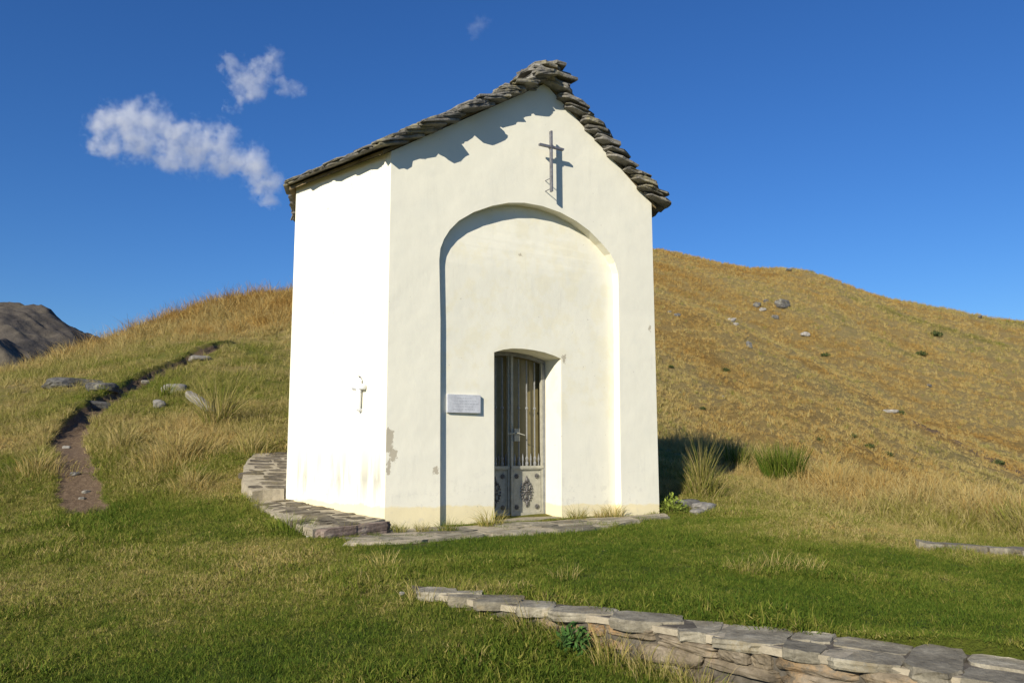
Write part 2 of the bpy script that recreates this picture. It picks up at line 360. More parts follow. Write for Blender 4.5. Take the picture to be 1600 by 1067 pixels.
# the trodden path: plan polyline and half width
PATH = [atD(170, 850, 10.0), atD(140, 800, 12.2), atD(118, 752, 14.2), atD(105, 715, 15.9), atD(112, 680, 17.3), atD(145, 648, 19.2), atD(195, 617, 21.2), atD(245, 587, 23.8), atD(300, 560, 26.5), atD(352, 538, 29), atD(400, 528, 32)]
PW = [.34, .34, .29, .25, .23, .26, .27, .26, .24, .16, .04]
PXY = np.array([q[:2] for q in PATH]); PS = []
for i in range(len(PXY) - 1):
    for k in range(12):
        a = k / 12; PS.append((*(PXY[i] * (1 - a) + PXY[i + 1] * a), PW[i] * (1 - a) + PW[i + 1] * a, i + a))
PS = np.array(PS)
def path_field(x, y):
    """signed offset across the path (positive on the uphill, left side), half width, position"""
    off = np.full(len(x), 99.); hw = np.full(len(x), .3); uu = np.zeros(len(x))
    sel = np.where((x > PXY[:, 0].min() - 3) & (x < PXY[:, 0].max() + 3) & (y > PXY[:, 1].min() - 3) & (y < PXY[:, 1].max() + 3))[0]
    for i in range(0, len(sel), 20000):
        s = sel[i:i + 20000]; d2 = (x[s, None] - PS[:, 0]) ** 2 + (y[s, None] - PS[:, 1]) ** 2
        j = d2.argmin(1); tn = PS[np.minimum(j + 1, len(PS) - 1), :2] - PS[np.maximum(j - 1, 0), :2]
        side = (y[s] - PS[j, 1]) * tn[:, 0] - (x[s] - PS[j, 0]) * tn[:, 1]
        off[s] = np.sqrt(d2[np.arange(len(s)), j]) * np.sign(side); hw[s] = PS[j, 2]; uu[s] = PS[j, 3]
    return off, hw, uu
FOOT = np.array([(0, 0), (4.224, 0), (4.85, 1.985), (4.2, 3.4), (.0, 3.4), (-.62, 1.985)])
def in_foot(x, y, m=0.0):
    ins = np.ones(len(x), bool)
    for i in range(6):
        a, c = FOOT[i], FOOT[(i + 1) % 6]; e = c - a; nrm = np.array([e[1], -e[0]]) / np.linalg.norm(e)
        ins &= ((x - a[0]) * nrm[0] + (y - a[1]) * nrm[1]) < m
    return ins
def terrain(x, y):
    """height, dryness, grass height, dirt for plan points"""
    x = np.asarray(x, float); y = np.asarray(y, float)
    r = RB(np.c_[x, y]); D = np.hypot(x - CAM[0], y - CAM[1])
    z = r[:, 0] - wall_step(x, y); dry = r[:, 1]; h = np.clip(r[:, 2], .03, .4)
    far = sstep(9, 30, D)
    z = z + fbm2(x, y, 1.4, 4, 1) * (.025 + .10 * far) + fbm2(x, y, .35, 3, 2) * (.012 + .05 * far) + fbm2(x, y, 6, 3, 5) * .25 * sstep(20, 45, D)
    off, hw, uu = path_field(x, y)
    hwn = hw * (1 + .45 * fbm2(x, y, .8, 3, 3) + .35 * fbm2(x, y, .22, 3, 33))
    ina = 1 - sstep(.75, 1.25, np.abs(off) / hwn)
    deep = .16 * sstep(2.5, 5.0, uu) * (1 - sstep(9.2, 10.2, uu)) + .04
    z = z - ina * deep + (off > 0) * np.exp(-((off - hwn * 1.5) / .35) ** 2) * deep * .7
    dirt = ina * sstep(-.7, 2.9, uu + 1.5 * fbm2(x, y, .9, 4, 34)) * (1 - sstep(8.6, 9.8, uu))
    # worn spots on the lawn near the path mouth
    worn = sstep(.05, .42, fbm2(x, y, 1.1, 4, 4)) * np.exp(-(((x - atD(330, 900, 8)[0]) / 3.2) ** 2 + ((y - atD(330, 900, 8)[1]) / 2.4) ** 2))
    dirt = np.maximum(dirt, worn * .75)
    dry = dry + .02 + .34 * fbm2(x, y, 1.3, 5, 6) + .10 * fbm2(x, y, .25, 3, 7) + .12 * far * fbm2(x, y, 4, 4, 8)
    inw = inpoly(x, y, WALLPOLY); z = z - inw * .3
    z = np.where(inpoly(x, y, low_poly), np.minimum(z, .125 + .068 * y - .07), z); z = np.where(inpoly(x, y, up_poly), np.minimum(z, .40 + .235 * (y - 1.98) - .07), z)
    return z, np.clip(dry, 0, 1), h, dirt
def gz(x, y): return float(terrain([x], [y])[0][0])
def on_ground(px, py, near=3., far=70.):
    d = ray(px, py); d = d / math.hypot(d[0], d[1]); D = np.geomspace(near, far, 500)
    P = CAM + D[:, None] * d; z = terrain(P[:, 0], P[:, 1])[0]
    k = np.where(P[:, 2] < z)[0]; i = k[0] if len(k) else len(D) - 1
    return Vector((P[i, 0], P[i, 1], z[i]))
def polar_mesh(name, az, rad, zfun, mat, attrs=()):
    A, R = np.meshgrid(az, rad); x = (CAM[0] + R * np.sin(A)).ravel(); y = (CAM[1] + R * np.cos(A)).ravel()
    res = zfun(x, y, A.ravel(), R.ravel()); V = np.c_[x, y, res[0]]
    nr, na = len(rad), len(az); i = np.arange(nr - 1)[:, None] * na + np.arange(na - 1)[None]
    Fc = np.stack([i, i + na, i + na + 1, i + 1], -1).reshape(-1, 4)
    o = mesh_np(name, V, Fc, mat, None, True)
    for nm, val in zip(attrs, res[1:]):
        at = o.data.attributes.new(nm, 'FLOAT', 'POINT'); at.data.foreach_set('value', np.asarray(val, np.float32))
    return o
dense = np.radians(np.arange(-54, 54.01, .17))
azs = np.r_[np.radians(np.arange(-180, -55, 3.)), dense, np.radians(np.arange(57, 180.1, 3.))] + YAW
rads = np.r_[.02, np.geomspace(.5, 4.5, 40), np.geomspace(4.55, 60, 420), np.geomspace(61, 150, 60)]
def zg(x, y, a, r):
    z, dry, h, dirt = terrain(x, y); return z, dry, dirt
ground = polar_mesh('ground', azs, rads, zg, GROUND, ('dry', 'dirt'))
tag(ground, kind='structure')

# ------------------------------------------------------------------ far hillside on the right
HC = []
def hpx(px, py, D): q = atD(px, py, D) - CAM; HC.append((math.atan2(q[0], q[1]), math.log(D), q[2] / D))
for a in ((450, 545, 360), (600, 480, 350), (750, 420, 340), (900, 386, 335), (1020, 390, 330), (1060, 397, 328), (1120, 411, 325), (1180, 421, 320), (1230, 422, 315), (1290, 436, 312), (1350, 461, 306), (1420, 479, 302), (1500, 491, 300), (1560, 503, 300), (1600, 506, 300), (1750, 535, 300), (1950, 590, 300), (2200, 640, 300), (300, 600, 360),
          # near spur
          (900, 440, 150), (960, 445, 140), (1022, 458, 132), (1094, 482, 126), (1157, 512, 121), (1220, 548, 117), (1281, 576, 113), (1356, 621, 108), (1412, 661, 103), (1480, 690, 98), (1540, 718, 95), (1600, 745, 92), (1700, 790, 88), (1900, 880, 85),
          # hollow behind the spur
          (960, 470, 190), (1022, 480, 180), (1157, 530, 172), (1281, 590, 165), (1412, 668, 150), (1480, 694, 135), (1600, 742, 120),
          # slopes
          (1150, 460, 240), (1300, 490, 240), (1450, 540, 240), (1600, 580, 230), (1400, 610, 180), (1520, 660, 165), (1600, 680, 165), (1300, 560, 190),
          (1030, 560, 85), (1030, 620, 70), (1150, 600, 85), (1150, 680, 66), (1280, 660, 78), (1280, 740, 62), (1420, 740, 75), (1420, 800, 62), (1550, 790, 72), (1600, 860, 60), (900, 560, 85), (900, 700, 60), (750, 560, 110), (750, 700, 60),
          (1030, 760, 45), (1280, 900, 45), (1600, 1000, 45), (600, 640, 110), (450, 640, 110), (600, 760, 50), (450, 760, 50), (2000, 960, 60), (2000, 1060, 45), (2200, 800, 150),
          (1020, 430, 450), (1300, 480, 450), (1600, 560, 450), (2000, 660, 450), (600, 560, 450), (300, 680, 450)): hpx(*a)
HC = np.array(HC)
HR = make_rbf(np.c_[HC[:, 0] * 2.2, HC[:, 1]], HC[:, 2:3], .06, .0005)
_a, _b = atD(1022, 458, 132), atD(1600, 745, 92); HB = (_b - _a)[:2] / np.linalg.norm((_b - _a)[:2])
def hill_z(x, y):
    a = np.arctan2(x - CAM[0], y - CAM[1]); R = np.hypot(x - CAM[0], y - CAM[1])
    z = CAM[2] + HR(np.c_[a * 2.2, np.log(R)])[:, 0] * R
    z = z + fbm2(x, y, 30, 4, 21) * 1.6 + fbm2(x, y, 5, 4, 22) * .55 + fbm2(x, y, 1.5, 3, 23) * .45
    u_, v_ = x * HB[0] + y * HB[1], -x * HB[1] + y * HB[0]
    dry = .72 + .42 * fbm(np.c_[u_ / 75, v_ / 14, np.full(len(x), 3.3)], 5) + .16 * fbm2(x, y, 4, 4, 25)
    dry = np.clip(dry, .3, 1)
    return z, dry
def zh(x, y, a, r):
    z, dry = hill_z(x, y); dirt = np.clip(fbm2(x, y, 9, 4, 26) - .25, 0, 1) * .6
    for k in range(12):                                            # gully drawn as a soil-coloured stripe along the foot of the spur
        q = atD(1425 + 16 * k, 670 + 7.2 * k, 101 - .85 * k)
        dirt = np.maximum(dirt, .9 * np.exp(-((x - q[0]) ** 2 + (y - q[1]) ** 2) / 2.6 ** 2))
    return z, dry, dirt
hill = polar_mesh('hill', YAW + np.radians(np.arange(-22, 50, .16)), np.r_[np.geomspace(45, 340, 460), np.geomspace(345, 460, 20)], zh, HILLG, ('dry', 'dirt'))
tag(hill, kind='structure')

# ------------------------------------------------------------------ distant mountain on the left, valley floor
MTN, t, b = material('mountain_heath'); p = pos(t)
n1 = noise(t, p, .012, 8, .62); n2 = noise(t, p, .06, 6, .7)
c = ramp(t, n1, [(.3, (.046, .041, .036)), (.5, (.084, .071, .055)), (.7, (.125, .105, .068))])
c = mix(t, .5, c, ramp(t, n2, [(.3, .2), (.7, .8)]), 'OVERLAY')
c = mix(t, ramp(t, noise(t, p, .035, 7, .75), [(.66, 0), (.72, 1)]), c, (.24, .23, .21))
t.links.new(c, b.inputs['Base Color']); bump(t, b, n2, .6, 6.)
MC = []
def mpx(px, py, D): q = atD(px, py, D) - CAM; MC.append((math.atan2(q[0], q[1]), math.log(D), q[2] / D))
for a in ((-500, 560, 1500), (-300, 500, 1500), (-150, 482, 1500), (-60, 476, 1500), (0, 472, 1500), (25, 470, 1500), (50, 471, 1500), (78, 480, 1490), (112, 502, 1480), (140, 516, 1470), (165, 529, 1460), (210, 560, 1450), (270, 610, 1450), (400, 660, 1450), (600, 690, 1450),
          (-300, 560, 1200), (-60, 530, 1200), (0, 517, 1180), (30, 538, 1160), (60, 560, 1150), (110, 590, 1130), (200, 640, 1130), (400, 690, 1100),
          (60, 565, 1050), (-30, 505, 1020), (20, 540, 980), (50, 560, 960), (0, 620, 800), (100, 650, 800), (-300, 600, 900), (300, 720, 800), (600, 730, 800), (-500, 650, 900),
          (0, 540, 1900), (-300, 560, 1900), (165, 600, 1900), (400, 690, 1900), (600, 694, 1900)): mpx(*a)
MC = np.array(MC); MR = make_rbf(np.c_[MC[:, 0] * 2.2, MC[:, 1]], MC[:, 2:3], .03, .0005)
def zm(x, y, a, r):
    z = CAM[2] + MR(np.c_[a * 2.2, np.log(r)])[:, 0] * r
    rid = 1 - np.abs(fbm2(x + .35 * y, y * .5, 160, 5, 31)) * 2
    z = z + (rid - 1.15) * 30 + fbm2(x, y, 45, 5, 32) * 12
    return (z,)
mountain = polar_mesh('mountain', YAW + np.radians(np.arange(-58, -8, .14)), np.geomspace(760, 1900, 220), zm, MTN)
tag(mountain, kind='structure')
VALLEY, t, b = material('valley_floor'); p = pos(t)
t.links.new(ramp(t, noise(t, p, .01, 7, .6), [(.3, (.06, .07, .03)), (.7, (.16, .13, .07))]), b.inputs['Base Color'])
va = np.radians(np.arange(0, 361, 5)); vr = np.array([30, 100, 400, 1500, 5000, 12000.])
A_, R_ = np.meshgrid(va, vr)
i_ = np.arange(5)[:, None] * 73 + np.arange(72)[None]
valley = mesh_np('valley', np.c_[(R_ * np.sin(A_)).ravel(), (R_ * np.cos(A_)).ravel(), np.full(A_.size, -70.)], np.stack([i_, i_ + 1, i_ + 74, i_ + 73], -1).reshape(-1, 4), VALLEY)
tag(valley, kind='structure')

# ------------------------------------------------------------------ stones
def slab_geo(c, ux, vx, nx, w, l, th, rag=.12, rings=4, n=11):
    """irregular split-stone slab: ragged outline, layered edge"""
    ang = np.sort(np.linspace(0, 2 * math.pi, n, endpoint=False) + RNG.uniform(-.18, .18, n))
    ca, sa = np.cos(ang), np.sin(ang); e = 7.0
    rr = (np.abs(ca) ** e + np.abs(sa) ** e) ** (-1 / e); rr = rr * (1 + RNG.uniform(-rag, rag * .5, n))
    V = []; zs = np.linspace(-.5, .5, rings)
    tilt = RNG.uniform(-.15, .15, 2) * th
    for k, zz in enumerate(zs):
        j = 1 + RNG.uniform(-.03, .03, n); ins = (.975 if k in (0, rings - 1) else 1.0)
        px = rr * ca * w / 2 * ins * j; py = rr * sa * l / 2 * ins * j
        pz = zz * th + px / w * tilt[0] + py / l * tilt[1] + RNG.uniform(-.06, .06, n) * th
        V += [c + ux * a + vx * b_ + nx * d for a, b_, d in zip(px, py, pz)]
    Fc = [tuple(range(n))[::-1], tuple((rings - 1) * n + k for k in range(n))]
    for k in range(rings - 1):
        for q in range(n):
            q2 = (q + 1) % n; Fc.append((k * n + q, k * n + q2, (k + 1) * n + q2, (k + 1) * n + q))
    return V, Fc
_cs = {}
def rock_geo(c, dims, R=None, amp=.18, n=8, e=3.0, sc_=1.6):
    """rounded, noisy block"""
    if n not in _cs:
        g = np.linspace(-1, 1, n + 1); P = []; Q = []; idx = {}
        def vid(v):
            k = tuple(np.round(v, 5))
            if k not in idx: idx[k] = len(P); P.append(v)
            return idx[k]
        for ax in range(3):
            for s in (-1, 1):
                for i in range(n):
                    for j in range(n):
                        q = []
                        for a, b_ in ((i, j), (i + 1, j), (i + 1, j + 1), (i, j + 1)):
                            v = np.zeros(3); v[ax] = s; v[(ax + 1) % 3] = g[a]; v[(ax + 2) % 3] = g[b_]; q.append(vid(v))
                        Q.append(tuple(q if s > 0 else q[::-1]))
        _cs[n] = (np.array(P), Q)
    P, Q = _cs[n]
    d = P / np.linalg.norm(P, axis=1)[:, None]; L = (np.abs(d) ** e).sum(1) ** (-1 / e); P = d * L[:, None]
    s = RNG.uniform(-50, 50, 3)
    k = fbm(P * sc_ + s, 4, .55) * amp; fl = vnoise(P * sc_ * .7 + s + 9) * amp * .6
    P = P * (1 + k + fl)[:, None] * np.array(dims) / 2
    if R is not None: P = P @ np.array(R).T
    return P + np.array(c), Q
def rotz(a): return np.array([[math.cos(a), -math.sin(a), 0], [math.sin(a), math.cos(a), 0], [0, 0, 1]])
def rotx(a): return np.array([[1, 0, 0], [0, math.cos(a), -math.sin(a)], [0, math.sin(a), math.cos(a)]])
def roty(a): return np.array([[math.cos(a), 0, math.sin(a)], [0, 1, 0], [-math.sin(a), 0, math.cos(a)]])

# ------------------------------------------------------------------ the chapel
H = 4.6; APX = 2.31; APZ = 6.05; BASE = -.45
chapel = empty('chapel', (2.1, 2.0, 0), 'cream plastered mountain chapel with a stone slab roof, standing on the grassy knoll', 'chapel')
def P3(x, y, z): return np.array([x, y, z], float)
# arch outline (front face)
def arch_pts():
    L = [(.725, BASE), (.70, 2.53), (.675, 3.30)]
    cur = [(.69, 3.45), (.74, 3.58), (.82, 3.71), (.95, 3.85), (1.17, 4.0), (1.45, 4.13), (1.70, 4.21), (1.95, 4.25), (2.25, 4.25), (2.55, 4.205), (2.82, 4.12), (3.05, 4.01), (3.26, 3.86), (3.42, 3.72), (3.50, 3.60), (3.55, 3.45)]
    return L + cur + [(3.56, 3.30), (3.552, 2.5), (3.535, 1.2), (3.53, BASE)]
def rec_d(x, z):
    t_ = np.clip((x - .7) / 2.85, 0, 1); top = sstep(3.2, 4.2, np.array([z]))[0]
    return .068 + .06 * t_ + .075 * top * (1 - .5 * t_)
DY = .50
def door_pts(back=False):
    pts = [(1.53, BASE), (1.526, 2.18), (1.66, 2.222), (1.80, 2.247), (1.97, 2.255), (2.14, 2.248), (2.33, 2.228), (2.48, 2.195), (2.608, 2.155), (2.585, BASE)]
    if back: pts = [(x + (.0 if x < 2 else -.02), z) for x, z in pts]
    return pts
def tess(loops):
    tri = tessellate_polygon([[Vector((x, z, 0)) for x, z in L] for L in loops]); return tri
wall = MB()
front = [(0, BASE), (4.224, BASE), (4.224, H), (APX, APZ), (0, H)]
def subdiv(L, n):
    out = []
    for i in range(len(L)):
        a, c_ = np.array(L[i]), np.array(L[(i + 1) % len(L)])
        for k in range(n): out.append(tuple(a + (c_ - a) * k / n))
    return out
AR = arch_pts(); DR = door_pts(); DRB = door_pts(True)
wall.add([P3(x, 0, z) for x, z in front + AR], tess([front, AR]))
BK = [P3(x + (.0 if i < 3 else 0), rec_d(x, z), z) for i, (x, z) in enumerate(AR)]
n_ = len(AR)
wall.add([P3(x, 0, z) for x, z in AR] + BK, [(i, i + 1, n_ + i + 1, n_ + i) for i in range(n_ - 1)])
wall.add(BK + [P3(x, rec_d(x, z), z) for x, z in DR], tess([AR, DR]))
nd = len(DR)
wall.add([P3(x, rec_d(x, z), z) for x, z in DR] + [P3(x, DY + .12, z) for x, z in DRB], [(i, i + 1, nd + i + 1, nd + i) for i in range(nd - 1)])
ft = [P3(x, y, 0) for x, y in FOOT]
for i in range(1, 6):
    a, c_ = FOOT[i], FOOT[(i + 1) % 6]; wall.add([P3(*a, BASE), P3(*c_, BASE), P3(*c_, H), P3(*a, H)], [(0, 1, 2, 3)])
wall.add([P3(x, y, H - .02) for x, y in FOOT], [tuple(range(6))])
wo_ = wall.build('wall', PLASTER); reparent(wo_, chapel)
bm = bmesh.new(); bm.from_mesh(wo_.data); bmesh.ops.remove_doubles(bm, verts=bm.verts, dist=1e-4); bmesh.ops.recalc_face_normals(bm, faces=bm.faces); bm.to_mesh(wo_.data); bm.free()

# roof: a mortar bed and courses of split stone slabs laid on it
RZ = APZ + .02; RDG = P3(APX, 1.9, RZ)
def ext(a, c_, far, ov, dz):   # push an eave edge outwards and down
    return a
def eave(i, ov):
    """eave corner i of the footprint pushed out by ov"""
    p0, p1, p2 = FOOT[i - 1], FOOT[i], FOOT[(i + 1) % 6]
    n1 = np.array([(p1 - p0)[1], -(p1 - p0)[0]]); n1 /= np.linalg.norm(n1); n2 = np.array([(p2 - p1)[1], -(p2 - p1)[0]]); n2 /= np.linalg.norm(n2)
    nn = n1 + n2; nn /= np.linalg.norm(nn); return p1 + nn * ov / max(.5, nn @ n1)
def roof_patches(ov, fr, lift):
    s = .58 * ov
    E = {i: P3(*eave(i, ov), H - s + lift) for i in (2, 3, 4, 5)}
    A0 = P3(-ov - .02, -fr, H - .62 * ov + lift); A1 = P3(4.224 + ov, -fr, H - .75 * ov + lift)
    G = P3(APX, -fr, RZ + lift); R = RDG + P3(0, 0, lift)
    return [(E[5], A0, R, G, 'L'), (E[4], E[5], R, R, 'B'), (E[3], E[4], R, R, 'B'), (E[2], E[3], R, R, 'B'), (A1, E[2], G, R, 'R')]
roof = MB(); bed = MB()
up_, lo_ = roof_patches(.09, .0, .05), roof_patches(.09, .0, .0)
for (A, B_, D_, C_, _), (a, b2, d, c_, _) in zip(up_, lo_):
    bed.add([A, B_, C_, D_, a, b2, c_, d], [(0, 1, 2, 3), (4, 7, 6, 5), (0, 4, 5, 1), (1, 5, 6, 2), (2, 6, 7, 3), (3, 7, 4, 0)])
for (A, B_, D_, C_, kind) in roof_patches(.13, .15, .05):
    Lu = max(np.linalg.norm(((D_ + C_) / 2) - (A + B_) / 2), .1); sp_ = .235; nC = int(Lu / sp_) + 1
    for ci in range(nC):
        v = (ci + .35) / nC; v = min(v, .93)
        p0 = A + (D_ - A) * v; p1 = B_ + (C_ - B_) * v; wid = np.linalg.norm(p1 - p0)
        if wid < .12: continue
        ue = (p1 - p0) / wid
        vv = (D_ + C_) / 2 - (A + B_) / 2; vv = vv - ue * (vv @ ue); vv /= np.linalg.norm(vv)
        nn = np.cross(ue, vv); nn = nn if nn[2] > 0 else -nn
        fl = math.radians((20 if kind == 'R' else 14) + RNG.uniform(-4, 4)); v2 = vv * math.cos(fl) - nn * math.sin(fl); n2 = nn * math.cos(fl) + vv * math.sin(fl)
        pos_ = -.02
        while pos_ < wid:
            w = min(RNG.uniform(.3, .62), max(.22, wid - pos_ + .05)); th = RNG.uniform(.024, .042); l = RNG.uniform(.42, .54)
            jut = RNG.uniform(-.035, .045)
            if kind == 'R': jut += RNG.uniform(.0, .09)
            for lay in range(2):
                ctr = p0 + ue * (pos_ + w / 2) + v2 * (l / 2 - .16 - jut) + n2 * (.03 + lay * th * .95)
                edge = pos_ + w > wid - .06 or pos_ < .0
                ctr = ctr + ue * (RNG.uniform(-.02, .03) if pos_ + w > wid - .1 else (RNG.uniform(-.03, .02) if pos_ < 0 else 0))
                roof.add(*slab_geo(ctr, ue, v2, n2, w * 1.05, l * RNG.uniform(.9, 1.05), th * RNG.uniform(.7, 1.1), .15, 4, 15))
            pos_ += w * .97
# heap of slabs on the ridge
cap = MB()
yk = -.26
while yk < 2.1:
    w = RNG.uniform(.45, .65)
    for lay, (wx, off) in enumerate(((.84, -.02), (.66, .0), (.46, -.02), (.32, .0))):
        if lay == 3 and not (yk < .1): continue
        a = RNG.uniform(-.10, .10)
        cap.add(*slab_geo(P3(APX + off + RNG.uniform(-.05, .05), yk + w / 2 + RNG.uniform(-.04, .04), RZ + .06 + lay * .042), P3(math.cos(a), 0, math.sin(a)), P3(0, 1, 0), P3(-math.sin(a), 0, math.cos(a)), wx * RNG.uniform(.9, 1.1), w * 1.02, .05, .18, 4, 15))
    yk += w * .96
roof_o = reparent(roof.build('roof', ROOFSTONE), chapel)
b_o = bed.build('mortar_bed', BED, roof_o); b_o.matrix_parent_inverse = Matrix.Identity(4)
cap.build('ridge_cap', ROOFSTONE, roof_o)

# door: two leaves of grey iron, bars above, pressed panels below
door = MB()
fr_pts = [(x, z) for x, z in door_pts(True)]
def arch_z(x):
    xs = [q[0] for q in fr_pts[1:-1]]; zs = [q[1] for q in fr_pts[1:-1]]; return float(np.interp(x, xs, zs))
door.box((1.555, DY, 1.06), (.04, .05, 2.12)); door.box((2.556, DY, 1.05), (.038, .05, 2.10))
xs = np.linspace(1.54, 2.575, 11)
for a, c_ in zip(xs[:-1], xs[1:]):
    za, zc = arch_z(a), arch_z(c_)
    V = []
    for x, z in ((a, za), (c_, zc)):
        for dy in (-.025, .025):
            V += [(x, DY + dy, z - .055), (x, DY + dy, z - .003)]
    door.add(V, [(0, 1, 5, 4), (2, 6, 7, 3), (1, 3, 7, 5), (0, 4, 6, 2)])
dframe = reparent(door.build('door_frame', BARS), chapel)
def leaf(x0, x1, ys, lit):
    m = MB()
    m.box(((x0 + x1) / 2, ys + .012, .335), (x1 - x0 - .03, .02, .62))
    za, zb = arch_z(x0 + .017) - .03, arch_z(x1 - .012) - .03
    m.box((x0 + .017, ys, za / 2), (.034, .044, za)); m.box((x1 - .012, ys, zb / 2), (.024, .044, zb))
    m.box(((x0 + x1) / 2, ys - .008, .672), (x1 - x0, .05, .035)); m.box(((x0 + x1) / 2, ys - .012, .648), (x1 - x0 - .04, .03, .012))
    m.box(((x0 + x1) / 2, ys - .003, .035), (x1 - x0, .05, .05))
    # raised rim round the panel
    for xx in (x0 + .05, x1 - .04): m.box((xx, ys - .002, .35), (.012, .016, .56))
    o = reparent(m.build('door_leaf', PAINT), chapel)
    for k in range(1, 4):
        b_ = MB()
        x = x0 + (x1 - x0) * k / 4 + .006
        zt = arch_z(x) - .08
        b_.tube([(x, ys, .69), (x, ys, zt)], .0105, 8)
        b_.tube([(x, ys, 1.46), (x, ys, 1.47), (x, ys, 1.49), (x, ys, 1.50)], [.010, .021, .021, .010], 8)
        b_.tube([(x, ys, .69), (x, ys, .72), (x, ys, .75), (x, ys, .79), (x, ys, .82)], [.018, .024, .014, .022, .011], 8)
        b_.build('bar', BARS, o)
    for k in range(4):
        s_ = MB()
        x = x0 + (x1 - x0) * (k + .5) / 4 + .004
        s_.tube([(x, ys, .69), (x, ys, .76), (x, ys, .765), (x, ys, .80), (x, ys, .86)], [.009, .009, .015, .012, .001], 8)
        s_.build('spike', BARS if lit else ORN, o)  # darker metal on the unlit leaf's spikes: its shade is painted in
    cx = (x0 + x1) / 2 - .005
    yb = ys - .006
    for zz in (.55, .135):
        for xx in (x0 + .098, x1 - .10):
            g = MB()
            for q in range(8):
                a = q * math.pi / 4; g.tube([(xx + .012 * math.cos(a), yb, zz + .012 * math.sin(a)), (xx + .034 * math.cos(a), yb - .006, zz + .034 * math.sin(a))], [.012, .006], 6)
            g.tube([(xx, yb + .004, zz), (xx, yb - .016, zz)], [.016, .010], 8); g.build('ornament', ORN, o, True)
    g = MB()   # pierced medallion: two scroll rings, spine, leaf tips
    for zz in (.405, .275):
        for s in (-1, 1):
            g.tube([(cx + s * (.036 + .028 * math.cos(a)), yb - .003, zz + .042 * math.sin(a)) for a in np.linspace(0, 2 * math.pi, 15)], .009, 6)
    for a in np.linspace(0, 2 * math.pi, 20, endpoint=False):
        rx, rz = .078, .125
        g.tube([(cx + rx * math.cos(a), yb - .002, .34 + rz * math.sin(a)), (cx + (rx + .022) * math.cos(a), yb - .006, .34 + (rz + .028) * math.sin(a))], [.017, .005], 6)
    for s in (-1, 1):
        g.tube([(cx, yb, .34 + s * .12), (cx, yb - .004, .34 + s * .15), (cx, yb - .004, .34 + s * .18), (cx, yb, .34 + s * .215)], [.014, .026, .018, .002], 8)
    g.tube([(cx - .045, yb - .004, .34), (cx + .045, yb - .004, .34)], [.016, .016], 8); g.tube([(cx, yb - .004, .23), (cx, yb - .004, .45)], [.011, .011], 8)
    g.build('ornament', ORN, o, True)
    return o
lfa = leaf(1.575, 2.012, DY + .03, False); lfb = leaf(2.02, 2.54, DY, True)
lk = MB(); lk.box((2.105, DY - .012, 1.11), (.085, .06, .17)); lk.tube([(2.09, DY - .04, 1.135), (2.09, DY - .085, 1.135), (2.20, DY - .09, 1.105)], .008, 8)
lk.tube([(2.04, DY - .03, 1.125), (2.04, DY - .075, 1.13), (1.93, DY - .08, 1.125)], .008, 8)
lk.build('lock', PAINT, lfb)
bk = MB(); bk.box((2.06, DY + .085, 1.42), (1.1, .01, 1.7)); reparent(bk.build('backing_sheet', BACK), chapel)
sill = MB(); sill.box((2.06, .36, -.02), (1.03, .52, .06)); reparent(sill.build('doorstep', MORTAR), chapel)

# cross over the arch
crs = empty('iron_cross', (2.37, 0, 4.86), 'thin grey iron cross standing off the wall below the gable, above the arch', 'cross')
m = MB(); m.box((2.305, -.14, 4.86), (.026, .05, .87)); reparent(m.build('upright', IRON, bevel=.003), crs)
m = MB(); m.box((2.31, -.14, 5.065), (.40, .044, .028)); m.tube([(2.305, -.175, 5.065), (2.305, -.105, 5.065)], .024, 10); reparent(m.build('crossbar', IRON), crs)
for zz in (4.62, 4.47):
    m = MB(); m.tube([(2.295, .01, zz), (2.30, -.13, zz)], .006, 6); reparent(m.build('bracket', IRON), crs)
# plaque beside the door
pq = empty('wall_plaque', (1.06, .08, 1.49), 'small grey marble plaque with faded lettering, left of the barred door', 'plaque')
yp = rec_d(1.06, 1.5)
m = MB(); m.box((1.065, yp - .012, 1.492), (.475, .05, .232)); reparent(m.build('slab', MARBLE, bevel=.004), pq)
for r_, (wd, zz) in enumerate(((.20, 1.56), (.30, 1.525), (.34, 1.49), (.26, 1.455), (.32, 1.42))):
    x = 1.065 - wd / 2; m = MB()
    while x < 1.065 + wd / 2:
        l = random.uniform(.012, .04); m.box((x + l / 2, yp - .0375, zz), (l, .002, .007)); x += l + random.uniform(.008, .016)
    reparent(m.build('inscription', ENGR), pq)
# small white cross on the left wall
wn = np.array([-1.985, -.62]) / math.hypot(1.985, .62); wu = np.array([.62, -1.985]) / math.hypot(1.985, .62)
base = np.array([-.145, .464])
wc = empty('white_cross', (*base, 1.6), 'small white enamel cross fixed low on the sunlit left wall', 'cross')
def onw(s, z, o): q = base + wu * s + wn * o; return P3(q[0], q[1], z)
m = MB(); m.tube([onw(0, 1.40, -.01), onw(0, 1.41, .04), onw(0, 1.45, .045), onw(0, 1.62, .045), onw(0, 1.78, .045), onw(0, 1.81, .03)], [.024, .026, .03, .034, .034, .026], 12); reparent(m.build('shaft', WHITE, None, True), wc)
m = MB(); m.tube([onw(-.105, 1.685, .045), onw(-.10, 1.685, .045), onw(.10, 1.685, .045), onw(.105, 1.685, .045)], [.02, .037, .037, .02], 12); reparent(m.build('arm', WHITE, None, True), wc)

